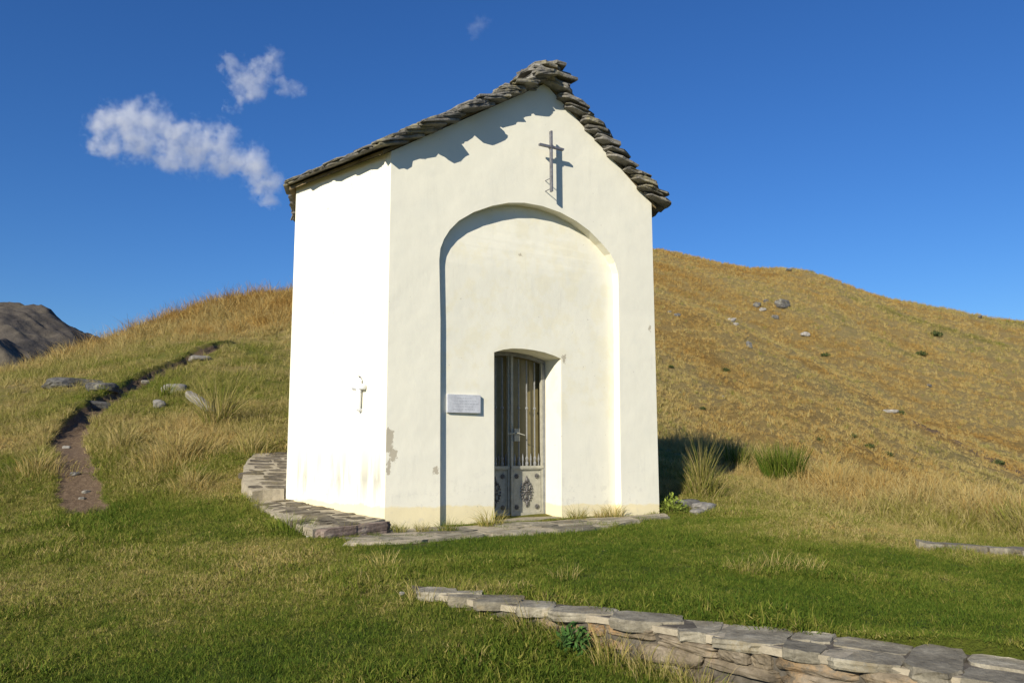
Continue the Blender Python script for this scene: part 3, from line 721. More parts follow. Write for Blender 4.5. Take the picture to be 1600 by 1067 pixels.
# ------------------------------------------------------------------ stone terraces left of the chapel, paving in front
def cobbled(name, poly, z_of, thick, mat_s, mat_m, label, cat, cell=.26, asp=.6, rot=0.):
    """flat field of stones set in mortar inside a plan polygon; z_of(x, y) gives the top"""
    poly = np.array(poly, float); ctr = poly.mean(0)
    root = empty(name, (ctr[0], ctr[1], z_of(*ctr) - thick), label, cat)
    dn = []
    for i in range(len(poly)):
        a, c_ = poly[i], poly[(i + 1) % len(poly)]; k = max(1, int(np.linalg.norm(c_ - a) / .12))
        for j in range(k): q = a + (c_ - a) * j / k; dn.append(q + RNG.uniform(-.025, .025, 2))
    m = MB(); n = len(dn)
    V = [P3(q[0], q[1], z_of(*q) - .007) for q in dn] + [P3(*(q + (q - ctr) * .02), z_of(*q) - thick * .5) for q in dn] + [P3(q[0], q[1], z_of(*q) - thick) for q in dn]
    Fc = [tuple(range(n))] + [(r * n + i, (r + 1) * n + i, (r + 1) * n + (i + 1) % n, r * n + (i + 1) % n) for r in (0, 1) for i in range(n)]
    m.add(V, Fc); reparent(m.build('mortar_base', mat_m), root)
    s = MB(); lo, hi = poly.min(0) - .3, poly.max(0) + .3
    def inside(q):
        c_ = False
        for i in range(len(poly)):
            a, b_ = poly[i], poly[(i + 1) % len(poly)]
            if (a[1] > q[1]) != (b_[1] > q[1]) and q[0] < (b_[0] - a[0]) * (q[1] - a[1]) / (b_[1] - a[1]) + a[0]: c_ = not c_
        return c_
    Rm = rotz(rot)[:2, :2]
    ext_ = np.linalg.norm(hi - lo) / 2 + .3; row = 0; v = -ext_
    while v < ext_:
        hgt = cell * asp * RNG.uniform(.8, 1.3); u = -ext_ + RNG.uniform(0, cell)
        while u < ext_:
            w = cell * RNG.uniform(.7, 1.5); q = ctr + Rm @ np.array([u + w / 2, v + hgt / 2])
            crn = [ctr + Rm @ np.array([u + w * a_, v + hgt * b_]) for a_, b_ in ((.34, .3), (.66, .3), (.66, .7), (.34, .7))]
            if all(inside(c_) for c_ in crn):
                zc = z_of(*q); gx = (z_of(q[0] + .1, q[1]) - zc) / .1; gy = (z_of(q[0], q[1] + .1) - zc) / .1
                ux = np.array([*(Rm @ [1, 0]), 0]); ux[2] = gx * ux[0] + gy * ux[1]; ux /= np.linalg.norm(ux)
                vx = np.array([*(Rm @ [0, 1]), 0]); vx[2] = gx * vx[0] + gy * vx[1]; vx /= np.linalg.norm(vx); nx = np.cross(ux, vx)
                s.add(*slab_geo(P3(q[0], q[1], zc - .036 + RNG.uniform(-.004, .004)), ux, vx, nx, w * .93, hgt * .86, .07, .2, 3, 10))
            u += w
        v += hgt
    reparent(s.build('paving_stone', mat_s), root)
    return root
zlow = lambda x, y: .125 + .068 * (y + .0) + .005 * math.sin(7 * x)
cobbled('stone_terrace', low_poly, zlow, .32, TERRACE_STONE, MORTAR, 'lower cobbled stone terrace along the foot of the sunlit left wall', 'terrace', .30, .5, .25)
zup = lambda x, y: .40 + .235 * (y - 1.98)
cobbled('stone_terrace', up_poly, zup, .34, TERRACE_STONE, MORTAR, 'upper cobbled stone terrace rising behind the chapel, beyond the lower one', 'terrace', .30, .5, -.1)
# dressed blocks closing the lower terrace
kb = empty('stone_block', (-.55, -.42, -.1), 'rough reddish stone block edging the terrace at the chapel corner', 'stone')
m = MB()
for zz, ww, oo in ((.055, .92, 0), (-.03, .86, .015), (-.115, .90, -.01)):
    m.add(*slab_geo(P3(-.50 + oo, -.375, zz), P3(math.cos(.26), math.sin(.26), .03), P3(-math.sin(.26), math.cos(.26), 0), P3(0, 0, 1), ww, .20, .088, .10, 5, 17))
reparent(m.build('stone', mat_stone('reddish_stone', [(.10, .07, .055), (.20, .15, .12), (.33, .28, .22)], 6.), None, False), kb)
pave_poly = [(-.85, -1.02), (-.2, -.10), (4.3, -.06), (4.0, -.40), (3.25, -.66), (2.6, -1.02), (2.0, -1.15), (.95, -1.08), (.2, -1.10), (-.3, -1.2)]
pv = cobbled('stone_paving', pave_poly, lambda x, y: .0 + .006 * math.sin(5 * x + 2 * y), .12, COPESTONE, MORTAR, 'flat strip of pale paving stones along the foot of the facade', 'paving', .62, .6, -.03)

# ------------------------------------------------------------------ low dry stone wall in the foreground
lw = empty('stone_wall', (-.3, -6.0, -.6), 'low stone retaining wall with flat coping, running into the grass in the right foreground', 'wall')
def lin(P, s):
    P = np.asarray(P); L = np.r_[0, np.cumsum(np.linalg.norm(np.diff(P, axis=0), axis=1))]; return np.array([np.interp(s * L[-1], L, P[:, k]) for k in range(2)])
cop = MB(); s = 0.015; LT = 6.6
def ztop(s): return -.035 - .018 * s
core = MB(); K = 40; V = []
for k in range(K + 1):
    q = k / K; f, bq = lin(WF, q), lin(WB, q); inn = (bq - f) * .14
    for (xy, z) in ((f + inn, ztop(q) - .015), (bq - inn * .3, ztop(q) - .015), (bq, -1.1), (f + inn * .9, -1.1)): V.append(P3(*xy, z))
Fc = []
for k in range(K):
    for j in range(4): Fc.append((k * 4 + j, k * 4 + (j + 1) % 4, k * 4 + 4 + (j + 1) % 4, k * 4 + 4 + j))
core.add(V, Fc); reparent(core.build('mortar_core', DARKM), lw)
cm = MB(); K = 50; V = []
for k in range(K + 1):
    f, bq = lin(WF, .012 + .988 * k / K), lin(WB, .012 + .988 * k / K); iw = bq - f
    for (xy, dz) in ((f + iw * .05, -.016), (bq - iw * .04, -.016), (bq - iw * .04, -.055), (f + iw * .05, -.055)): V.append(P3(*xy, ztop(k / K) + dz + RNG.uniform(-.004, .004)))
cm.add(V, [(k * 4 + j, k * 4 + (j + 1) % 4, k * 4 + 4 + (j + 1) % 4, k * 4 + 4 + j) for k in range(K) for j in range(4)] + [(3, 2, 1, 0)])
reparent(cm.build('mortar_joint', MORTAR), lw)
while s < 1.0:
    ds = RNG.uniform(.028, .066); q = s + ds / 2
    f, bq = lin(WF, min(q, 1)), lin(WB, min(q, 1)); f2 = lin(WF, min(q + .02, 1)); tdir = P3(*(f2 - f), 0); tdir /= np.linalg.norm(tdir) + 1e-9
    wv = P3(*(bq - f), 0); wl = np.linalg.norm(wv); wv /= wl; tdir = tdir - wv * (tdir @ wv); tdir /= np.linalg.norm(tdir)
    nsplit = 1 if RNG.random() < .4 else 2
    for k in range(nsplit):
        ws = wl / nsplit; cc = P3(*f, ztop(q)) + wv * (ws * (k + .5)); tl = RNG.uniform(-.02, .02)
        cop.add(*slab_geo(cc + P3(0, 0, -.035 + RNG.uniform(-.006, .006)), tdir, wv, P3(tl * .4, tl * .4, 1), ds * LT * .99, ws * (1.04 if nsplit == 1 else .97), .058 * RNG.uniform(.8, 1.15), .085, 5, 19))
    s += ds
reparent(cop.build('coping', COPESTONE), lw)
face = MB()
for row in range(9):
    hh = RNG.uniform(.055, .12); zc0 = -.12 - row * .088; s = .12 + RNG.uniform(0, .05)
    while s < 1.0:
        ds = RNG.uniform(.018, .075); q = s + ds / 2; f, bq = lin(WF, min(q, 1)), lin(WB, min(q, 1)); f2 = lin(WF, min(q + .02, 1))
        if q < .98:
            tdir = f2 - f; a = math.atan2(tdir[1], tdir[0]); iw = (bq - f) / np.linalg.norm(bq - f)
            cc = f + iw * (.14 + RNG.uniform(-.025, .02)); zc = ztop(q) + zc0 + .035 + RNG.uniform(-.012, .012)
            face.add(*rock_geo((*cc, zc), (ds * LT * .98, .24, RNG.uniform(.06, .105)), rotz(a) @ roty(RNG.uniform(-.06, .06)), .13, 8, 6, 2.6))
        s += ds
reparent(face.build('face_stone', WALLSTONE, None, False), lw)

# ------------------------------------------------------------------ rocks lying about
def rock(name, px, py, dims, label, group=None, mat=ROCK, rz=0., sink=.3, amp=.22, n=9, D=None, cat='rock', e=3.2, tilt=0., hillside=False, lay=0.):
    if hillside:
        d = ray(px, py); d = d / math.hypot(d[0], d[1]); Ds = np.linspace(60, 335, 600); Q = CAM + Ds[:, None] * d
        k = np.where(Q[:, 2] < hill_z(Q[:, 0], Q[:, 1])[0])[0]
        q = Vector(Q[k[0]]) if len(k) else Vector(Q[-1])
    else: q = on_ground(px, py)
    V, Fc = rock_geo((0, 0, dims[2] * (.5 - sink)), dims, rotz(rz) @ roty(lay) @ rotx(tilt), amp, n, e)
    o = mesh_np(name, V, Fc, mat, None, False); o.location = q
    return tag(o, label, cat, group)
rock('rock', 122, 600, (1.5, .9, .36), 'low grey rock slab breaking the turf left of the dirt path', rz=.5, sink=.62, e=3)
rock('rock', 160, 606, (.7, .6, .3), 'smaller grey rock against the right end of the low rock slab', rz=.2, sink=.6)
rock('rock', 318, 646, (.95, .30, .20), 'tilted pale whitish rock standing among grass on the left slope', mat=PALEROCK, rz=-.54, sink=-.3, lay=.62, e=2.6)
rock('rock', 273, 612, (.55, .4, .28), 'flat pale stone in the grass above the tilted white rock', mat=PALEROCK, sink=.4)
rock('rock', 248, 636, (.24, .22, .2), 'fist sized cream stone on the slope left of the tilted rock', mat=PALEROCK, sink=.3, n=6)
rock('rock', 312, 563, (.6, .5, .2), 'flat stone lying in the upper end of the dirt path', mat=PALEROCK, sink=.4, n=6)
rock('rock', 148, 638, (.7, .4, .22), 'flat stone half sunk in the bend of the dirt path', sink=.5, n=6)
for px, py, sz, lab in ((118, 742, .11, 'small stone in the worn path where it widens'), (104, 700, .10, 'stone at the left bend of the dirt path'), (135, 770, .08, 'stone near the lower end of the dirt path'), (228, 598, .18, 'stone in the middle stretch of the dirt path'), (128, 782, .07, 'last small stone at the lower end of the dirt path')):
    rock('rock', px, py, (sz * 1.4, sz, sz * .6), lab, mat=PALEROCK, rz=RNG.uniform(-1, 1), sink=.4, n=6)
rock('rock', 385, 466, (1.5, 1., .5), 'dark rock on the skyline of the left hill near the chapel', sink=.3)
rock('rock', 292, 489, (1.2, 1., .45), 'dark mossy rock on the skyline where the left hill dips', sink=.3)
rock('rock', 1100, 797, (.42, .28, .15), 'pale stone at the foot of the large tussock, right of the chapel', mat=PALEROCK, rz=.3, sink=.35)
rock('rock', 1072, 790, (.45, .28, .16), 'dark flat stone against the right front corner of the chapel', mat=ROCK, rz=-.2, sink=.4)
rock('rock', 1090, 803, (.2, .16, .09), 'small white stone in front of the stones right of the chapel', mat=PALEROCK, sink=.3, n=6)
rock('rock', 481, 841, (.035, .03, .03), 'tiny white pebble on the lawn below the lower terrace', mat=PALEROCK, sink=.2, n=4)
rock('rock', 628, 929, (.035, .03, .025), 'pale pebble in the lawn left of the low wall end', mat=PALEROCK, sink=.2, n=4)
for px, py, d, lab, mt in ((1222, 480, (7.5, 4, 4.2), 'largest dark outcrop high on the ochre hillside', ROCK), (1183, 480, (3.2, 2.5, 2.6), 'grey outcrop left of the largest outcrop on the hillside', ROCK), (1192, 486, (3., 2., 1.8), 'pale lower boulder below the left outcrop on the hillside', PALEROCK),
                           (1211, 498, (2.8, 2., 2.), 'grey boulder under the largest outcrop on the hillside', ROCK), (1197, 473, (2.2, 2, 1.8), 'small grey boulder above the outcrop row on the hillside', ROCK), (1258, 525, (3.4, 2.4, 2.1), 'single pale grey boulder alone in the middle of the hillside', PALEROCK),
                           (1143, 503, (2.3, 1.3, 1.3), 'pale split slabs on the crest of the near hill spur', PALEROCK), (1150, 509, (1.4, 1., .9), 'lower pale slab beside the split slabs on the near spur', PALEROCK), (1171, 543, (1.2, .9, 1.5), 'upright grey stone on the edge of the near spur', ROCK),
                           (1058, 494, (1.4, 1, .8), 'dark stone on the near spur close to the chapel', ROCK), (1046, 489, (.9, .8, .6), 'small dark stone nearest the chapel on the near spur', ROCK), (1392, 645, (3.0, 1.2, .8), 'long pale ledge of rock on the lower hillside', PALEROCK), (1452, 604, (2., 1.4, 1.1), 'grey boulder low on the far hillside to the right', ROCK),
                           (1530, 497, (5, 2.5, 1.5), 'dark rocks along the skyline of the far hill', ROCK), (1232, 423, (4, 2.5, 1.3), 'dark rock on the rounded top of the far hill', ROCK), (1062, 616, (.7, .5, .4), 'small grey stone on the lower near hillside by the chapel', ROCK), (1128, 622, (.9, .6, .45), 'pale flat stone on the lower near hillside', PALEROCK)):
    rock('boulder', px, py, tuple(.62 * v for v in d), lab, 'rocks scattered over the hillside', mt, rz=RNG.uniform(-.6, .6), sink=.2, amp=.32, n=8, hillside=True, cat='boulder')
# flat stone strip across the far right of the lawn
ks = empty('stone_kerb', tuple(on_ground(1520, 862)), 'thin line of flat grey stones set in the lawn at the right edge', 'kerb')
m = MB(); q0, q1 = np.array(on_ground(1432, 856)), np.array(on_ground(1640, 870)); dv = q1 - q0; Lk = np.linalg.norm(dv); dv /= Lk; sd = np.cross([0, 0, 1], dv); u = 0
while u < Lk:
    w = RNG.uniform(.25, .5); c_ = q0 + dv * (u + w / 2); z = gz(c_[0], c_[1]) + .03
    m.add(*slab_geo(P3(c_[0], c_[1], z), dv, sd, P3(0, 0, 1), w * .95, .34 * RNG.uniform(.8, 1.2), .09, .12)); u += w
reparent(m.build('stone', COPESTONE), ks)

# ------------------------------------------------------------------ grass
def blades(n, h, spread, width, lean, seg=3, hj=.35, out=.5, droop=.5, seed=0, plume=False, soft=False):
    """one tuft: n tapering bent blades; returns vertices, quads"""
    g = np.random.default_rng(seed); V = []; Q = []
    for i in range(n):
        a = g.uniform(0, 2 * math.pi); r = spread * (g.random() ** 1.0 if soft else math.sqrt(g.random())); bx, by = r * math.cos(a), r * math.sin(a)
        dr = a + g.normal(0, .7); L = h * (1 + g.uniform(-hj, hj)) * (1.2 - .9 * r / (spread + 1e-9) if soft else 1); o = out * (r / (spread + 1e-9)) + g.normal(0, lean); o = abs(o)
        w = width * g.uniform(.7, 1.3); fa = g.uniform(0, math.pi); wx, wy = math.cos(fa) * w / 2, math.sin(fa) * w / 2
        b0 = len(V); th = o * .5; x, y, z = bx, by, -.02 * h / .1 * .3
        for k in range(seg + 1):
            tp = 1 - (k / seg) ** 1.5 * .85
            if plume and k >= seg - 1: tp *= 1.8
            V += [(x - wx * tp, y - wy * tp, z), (x + wx * tp, y + wy * tp, z)]
            st_ = L / seg; x += math.sin(th) * math.cos(dr) * st_; y += math.sin(th) * math.sin(dr) * st_; z += math.cos(th) * st_
            th += droop * g.uniform(.4, 1.3) * (1 + o) / seg
        for k in range(seg): Q.append((b0 + 2 * k, b0 + 2 * k + 1, b0 + 2 * k + 3, b0 + 2 * k + 2))
    return np.array(V), np.array(Q)
def tuft_collection(name, specs):
    c = bpy.data.collections.new(name)
    for k, sp in enumerate(specs):
        V, Q = blades(seed=100 + k * 13 + len(name), **sp)
        me = bpy.data.meshes.new('tuft'); me.from_pydata(V.tolist(), [], Q.tolist()); me.materials.append(BLADE)
        c.objects.link(bpy.data.objects.new('tuft', me))
    return c
def scatter(name, P, scl, dry, coll, tilt=.15):
    n = len(P); me = bpy.data.meshes.new(name); me.vertices.add(n); me.vertices.foreach_set('co', np.asarray(P, np.float32).ravel())
    g = np.random.default_rng(len(name) + n)
    def fa(nm, v): a = me.attributes.new(nm, 'FLOAT', 'POINT'); a.data.foreach_set('value', np.asarray(v, np.float32))
    fa('scl', scl); fa('dry', dry)
    a = me.attributes.new('rot', 'FLOAT_VECTOR', 'POINT')
    R = np.c_[g.normal(0, tilt, n), g.normal(0, tilt, n), g.uniform(0, 6.283, n)].astype(np.float32); a.data.foreach_set('vector', R.ravel())
    o = bpy.data.objects.new(name, me); COL.objects.link(o); tag(o, kind='stuff')
    ng = bpy.data.node_groups.new(name + '_nodes', 'GeometryNodeTree')
    ng.interface.new_socket('Geometry', in_out='INPUT', socket_type='NodeSocketGeometry'); ng.interface.new_socket('Geometry', in_out='OUTPUT', socket_type='NodeSocketGeometry')
    gi = ng.nodes.new('NodeGroupInput'); go = ng.nodes.new('NodeGroupOutput')
    m2p = ng.nodes.new('GeometryNodeMeshToPoints'); iop = ng.nodes.new('GeometryNodeInstanceOnPoints'); ci = ng.nodes.new('GeometryNodeCollectionInfo')
    ci.inputs['Collection'].default_value = coll; ci.inputs['Separate Children'].default_value = True; ci.inputs['Reset Children'].default_value = True
    iop.inputs['Pick Instance'].default_value = True
    rv = ng.nodes.new('FunctionNodeRandomValue'); rv.data_type = 'INT'; rv.inputs['Min'].default_value = 0 if False else rv.inputs['Min'].default_value
    for s in rv.inputs:
        if s.type == 'INT' and s.name == 'Min': s.default_value = 0
        if s.type == 'INT' and s.name == 'Max': s.default_value = 31
    na = ng.nodes.new('GeometryNodeInputNamedAttribute'); na.data_type = 'FLOAT'; na.inputs['Name'].default_value = 'scl'
    nr = ng.nodes.new('GeometryNodeInputNamedAttribute'); nr.data_type = 'FLOAT_VECTOR'; nr.inputs['Name'].default_value = 'rot'
    L = ng.links.new
    L(gi.outputs[0], m2p.inputs[0]); L(m2p.outputs[0], iop.inputs['Points']); L(ci.outputs[0], iop.inputs['Instance'])
    L([s for s in rv.outputs if s.type == 'INT'][0], iop.inputs['Instance Index']); L(na.outputs[0], iop.inputs['Scale']); L(nr.outputs[0], iop.inputs['Rotation']); L(iop.outputs[0], go.inputs[0])
    md = o.modifiers.new('scatter', 'NODES'); md.node_group = ng
    o.data.materials.append(BLADE)
    return o
def sector(n, r0, r1, half=40, power=1.0, seed=0, azc=0.):
    g = np.random.default_rng(seed); a = YAW + azc + np.radians(g.uniform(-half, half, n)); u = g.random(n)
    r = np.sqrt(r0 ** 2 + (r1 ** 2 - r0 ** 2) * u) if power == 1 else r0 * (r1 / r0) ** u
    return CAM[0] + r * np.sin(a), CAM[1] + r * np.cos(a), r
def free(x, y, dirt):
    bad = in_foot(x, y, .02) | inpoly(x, y, low_poly) | inpoly(x, y, up_poly) | (inpoly(x, y, pave_poly) & (fbm2(x, y, .45, 3, 51) < .22 - .5 * np.clip(-y - .75, 0, 1))) | inpoly(x, y, WALLPOLY)
    g = np.random.default_rng(len(x)); return ~bad & (g.random(len(x)) > dirt * 1.5)
lawn_c = tuft_collection('lawn_tufts', [dict(n=26, h=.036, spread=.06, width=.0038, lean=.7, seg=3, out=.9, droop=1.6) for _ in range(5)] + [dict(n=14, h=.060, spread=.05, width=.0034, lean=.7, seg=3, out=1., droop=1.8) for _ in range(3)])
mid_c = tuft_collection('slope_tufts', [dict(n=26, h=.16, spread=.07, width=.0075, lean=.35, seg=3, out=.8, droop=1.2) for _ in range(4)] + [dict(n=18, h=.24, spread=.05, width=.006, lean=.3, seg=3, out=.7, droop=.9) for _ in range(2)])
tall_c = tuft_collection('tall_tufts', [dict(n=20, h=.46, spread=.09, width=.007, lean=.22, seg=4, out=.4, droop=.5, plume=True) for _ in range(4)])
far_c = tuft_collection('far_tufts', [dict(n=18, h=.50, spread=.25, width=.05, lean=.4, seg=2, out=.8, droop=.8) for _ in range(4)])

# lawn
x, y, r = sector(360000, 2.8, 21, 53, 1, 1)
keep = np.random.default_rng(2).random(len(x)) < np.clip(1.3 - r / 15, .12, 1)
x, y, r = x[keep], y[keep], r[keep]
z, dry, h, dirt = terrain(x, y); k = free(x, y, dirt) & (h < .16)
g_ = np.random.default_rng(3)
scatter('lawn_grass', np.c_[x, y, z][k], ((.75 + .5 * g_.random(len(x))) * (.85 + .8 * sstep(.05, .5, fbm2(x, y, .7, 3, 41))) * (1 + 0.5 * sstep(8, 14, r)))[k], np.clip(dry + g_.normal(0, .10, len(x)), 0, 1)[k], lawn_c, .3)
# slopes and fringes
x, y, r = sector(156000, 8, 62, 52, 0, 5)
z, dry, h, dirt = terrain(x, y); g_ = np.random.default_rng(6)
k = free(x, y, dirt) & (g_.random(len(x)) < sstep(.03, .17, h) * (.35 + .65 * sstep(-.3, .3, fbm2(x, y, 1.2, 4, 42))))
scatter('slope_grass', np.c_[x, y, z][k], ((.6 + .7 * g_.random(len(x))) * (.22 + 6.2 * h) * (1 + .9 * sstep(15, 50, r)))[k], (dry + .06)[k], mid_c, .25)
# tall pale grass on the knoll edge and on the skyline of the left hill
x, y, r = sector(78000, 11, 62, 52, 0, 7)
z, dry, h, dirt = terrain(x, y); g_ = np.random.default_rng(8)
k = free(x, y, dirt) & (g_.random(len(x)) < sstep(.16, .30, h) * sstep(-.25, .35, fbm2(x, y, 1.6, 3, 43)) * .8)
scatter('tall_dry_grass', np.c_[x, y, z][k], (.65 + .6 * g_.random(len(x)))[k], np.clip(dry + .02, 0, .9)[k], tall_c, .12)
# far hillside tussocks
x, y, r = sector(130000, 50, 335, 22, 0, 9, math.radians(22))
z, dry = hill_z(x, y); g_ = np.random.default_rng(10)
k = g_.random(len(x)) < .25 + .75 * sstep(-.25, .25, fbm2(x, y, 2.4, 3, 44)); x, y, z, r, dry = x[k], y[k], z[k], r[k], dry[k]
scatter('hillside_grass', np.c_[x, y, z - .05], (.35 + 1.1 * g_.random(len(x)) ** 2) * (.65 + 1.05 * sstep(80, 300, r)), np.clip(dry + g_.normal(0, .06, len(x)) - .25 * (g_.random(len(x)) < .06), 0, 1), far_c, .15)

# ------------------------------------------------------------------ single tussocks, shrubs and weeds
def tussock(name, px, py, sc_, label, cat, dry, n=160, h=.5, spread=.18, width=.008, lean=.25, out=.9, droop=.8, seg=4, group=None, seed=1, plume=False, q=None, soft=False):
    V, Q = blades(n, h, spread, width, lean, seg, .35, out, droop, seed, plume, soft)
    V = V * sc_; at_ = on_ground(px, py) if q is None else q
    if q is None:
        k_ = (seg + 1) * 2; bx_ = V.reshape(n, k_, 3)[:, :2].mean(1)
        V[:, 2] += np.repeat(np.clip(terrain(bx_[:, 0] + at_[0], bx_[:, 1] + at_[1])[0] - at_[2], -.04 - .35 * spread, .04 + .35 * spread), k_)
    o = mesh_np(name, V, Q, TUFT); o.location = at_
    g = np.random.default_rng(seed); per = np.repeat(np.clip(g.normal(dry, .07, n), 0, 1), (seg + 1) * 2)
    a = o.data.attributes.new('dry', 'FLOAT', 'POINT'); a.data.foreach_set('value', per.astype(np.float32))
    return tag(o, label, cat, group)
tussock('grass_tussock', 1097, 772, 1.0, 'large spiky yellow green tussock at the right corner of the chapel', 'tussock', .44, 600, .66, .36, .010, .25, 1.0, .5, 4, seed=3, soft=True)
tussock('broom_shrub', 1222, 752, 1.0, 'bright green broom bush on the knoll edge among dry grass', 'shrub', .10, 700, .66, .32, .013, .16, .75, .15, 4, seed=4)
tussock('broom_shrub', 1150, 728, 1.0, 'small blue green shrub in pale grass between chapel and broom bush', 'shrub', .22, 160, .45, .2, .014, .2, .5, .2, 4, seed=5)
tussock('broom_shrub', 1597, 836, 1.0, 'grey green shrub cut by the right edge of the picture', 'shrub', .30, 260, .45, .2, .012, .2, .6, .2, 4, seed=6)
tussock('grass_tussock', 275, 722, 1.0, 'broad golden tussock on the slope between path and chapel', 'tussock', .66, 900, .48, .85, .008, .35, .6, 1.0, 4, seed=7, plume=True, soft=True)
tussock('grass_tussock', 190, 700, 1.0, 'pale straw tussock just right of the dirt path', 'tussock', .58, 420, .42, .5, .008, .35, .6, 1., 4, seed=8, plume=True, soft=True)
tussock('grass_tussock', 300, 765, 1.0, 'lower golden tussock in front of the broad golden one', 'tussock', .66, 420, .32, .5, .008, .35, .6, 1., 4, seed=9, soft=True)
tussock('grass_tussock', 395, 705, 1.0, 'thin pale tussock above the upper stone terrace', 'tussock', .58, 260, .40, .4, .008, .3, .6, .9, 4, seed=10, soft=True)
tussock('grass_tussock', 340, 665, 1.0, 'spiky silvery tussock right of the tilted white rock', 'tussock', .50, 200, 1.0, .22, .014, .3, 1.0, .5, 4, seed=11)
tussock('grass_tussock', 258, 622, 1.0, 'small bright yellow green tuft on the left slope', 'tussock', .30, 120, .42, .14, .014, .3, .8, .5, 3, seed=12)
tussock('grass_tussock', 60, 735, 1.0, 'rusty golden tussock left of the dirt path bend', 'tussock', .66, 480, .34, .65, .008, .35, .6, 1., 4, seed=13, soft=True)
for i, (px, py, s_, dr, lab) in enumerate(((700, 829, .8, .34, 'low green tuft at the left foot of the arch recess'), (768, 820, 1.2, .50, 'straw and green tuft left of the door step'), (892, 808, .9, .42, 'bushy tuft right of the door'), (960, 806, 1.0, .55, 'dry tuft at the right foot of the arch recess'),
                                         (625, 830, .6, .40, 'short tuft at the left front corner of the chapel'), (660, 829, .6, .45, 'sparse tuft on the plaster base left of the arch'), (930, 806, .7, .58, 'thin dry tuft between the two tufts right of the door'))):
    q = atz(px, py, .0); tussock('grass_tuft', px, py, s_, lab, 'tuft', dr, 110, .20, .13, .006, .35, .9, .8, 3, 'grass tufts along the foot of the facade', 20 + i, q=Vector((q[0], min(q[1], -.06), .0)))
tussock('grass_tuft', 545, 836, .8, 'dry tuft growing against the reddish terrace block', 'tuft', .46, 100, .2, .16, .006, .35, .9, .8, 3, seed=30)
tussock('grass_tuft', 455, 832, 1.2, 'dense green tuft at the broken edge of the lower terrace', 'tuft', .18, 200, .16, .22, .006, .35, .9, .8, 3, seed=31)
for i, (px, py, s_, dr, lab) in enumerate(((1215, 893, 1.0, .60, 'pale dry clump standing in the middle of the right lawn'), (1165, 897, .8, .58, 'smaller pale clump left of the main dry clump on the right lawn'), (1265, 895, .8, .58, 'smaller pale clump right of the main dry clump on the right lawn'), (880, 905, .7, .52, 'lone pale stalks on the lawn above the wall'),
                                         (600, 886, .8, .58, 'dry pale tuft on the lawn left of the low wall end'), (660, 935, .9, .55, 'stalks at the buried left end of the low wall'), (985, 1035, 1.0, .55, 'overgrown dry tuft hanging over the middle of the low wall'))):
    tussock('grass_tuft', px, py, s_, lab, 'tuft', dr, 60, .17, .16, .005, .4, .6, .6, 4, None, 40 + i, True)
for i, (px, py, s_, dr) in enumerate(((770, 962, .7, .44), (830, 985, .75, .48), (900, 1008, .8, .46), (960, 1030, .8, .52), (1030, 1062, .8, .50), (715, 945, .6, .40), (1090, 1085, .8, .46))):
    tussock('grass_tuft', px, py, s_, 'long dry grass tuft leaning against the front of the low stone wall', 'tuft', dr, 150, .22, .2, .005, .4, .7, .9, 4, 'grass tufts along the low wall', 60 + i)
def leafy(name, px, py, label, n, h, spread, col, seed, q=None, leaf_=.03):
    g = np.random.default_rng(seed); V = []; Fc = []
    for i in range(n):
        a = g.uniform(0, 6.283); r = spread * math.sqrt(g.random()); z = h * g.uniform(.1, 1) * (1 - .5 * r / spread); c_ = np.array([r * math.cos(a), r * math.sin(a), z])
        d1 = g.normal(0, 1, 3); d1 /= np.linalg.norm(d1); d2 = np.cross(d1, g.normal(0, 1, 3)); d2 /= np.linalg.norm(d2); L = leaf_ * g.uniform(.7, 1.4)
        b_ = len(V); V += [c_ - d1 * L, c_ + d2 * L * .4, c_ + d1 * L, c_ - d2 * L * .4]; Fc.append((b_, b_ + 1, b_ + 2, b_ + 3))
        b_ = len(V); w_ = d2 * leaf_ * .05; V += [np.zeros(3) - w_, np.zeros(3) + w_, c_ * [.55, .55, .8] + w_, c_ * [.55, .55, .8] - w_, c_ + w_, c_ - w_]; Fc += [(b_, b_ + 1, b_ + 2, b_ + 3), (b_ + 3, b_ + 2, b_ + 4, b_ + 5)]
    m_, t_, b_ = material(name + '_leaves')
    t_.links.new(ramp(t_, N(t_, 'ShaderNodeNewGeometry').outputs['Random Per Island'], [(0, tuple(np.array(col) * .6)), (1, tuple(np.array(col) * 1.4))]), b_.inputs['Base Color'])
    o = mesh_np(name, V, Fc, m_)
    o.location = on_ground(px, py) if q is None else q
    return tag(o, label, 'plant')
leafy('weed_plant', 1050, 803, 'leafy yellow green weed at the right front corner of the chapel', 260, .30, .22, (.16, .20, .03), 5)
leafy('weed_plant', 898, 1020, 'dark green nettle like weed in front of the low wall', 260, .20, .10, (.045, .10, .02), 6, leaf_=.022)
leafy('thistle_plant', 1420, 806, 'withered dark thistle on the knoll edge, left of the pair', 40, .25, .2, (.06, .05, .03), 7)
leafy('thistle_plant', 1520, 822, 'withered dark thistle nearest the right edge of the knoll', 40, .22, .2, (.06, .05, .03), 8)
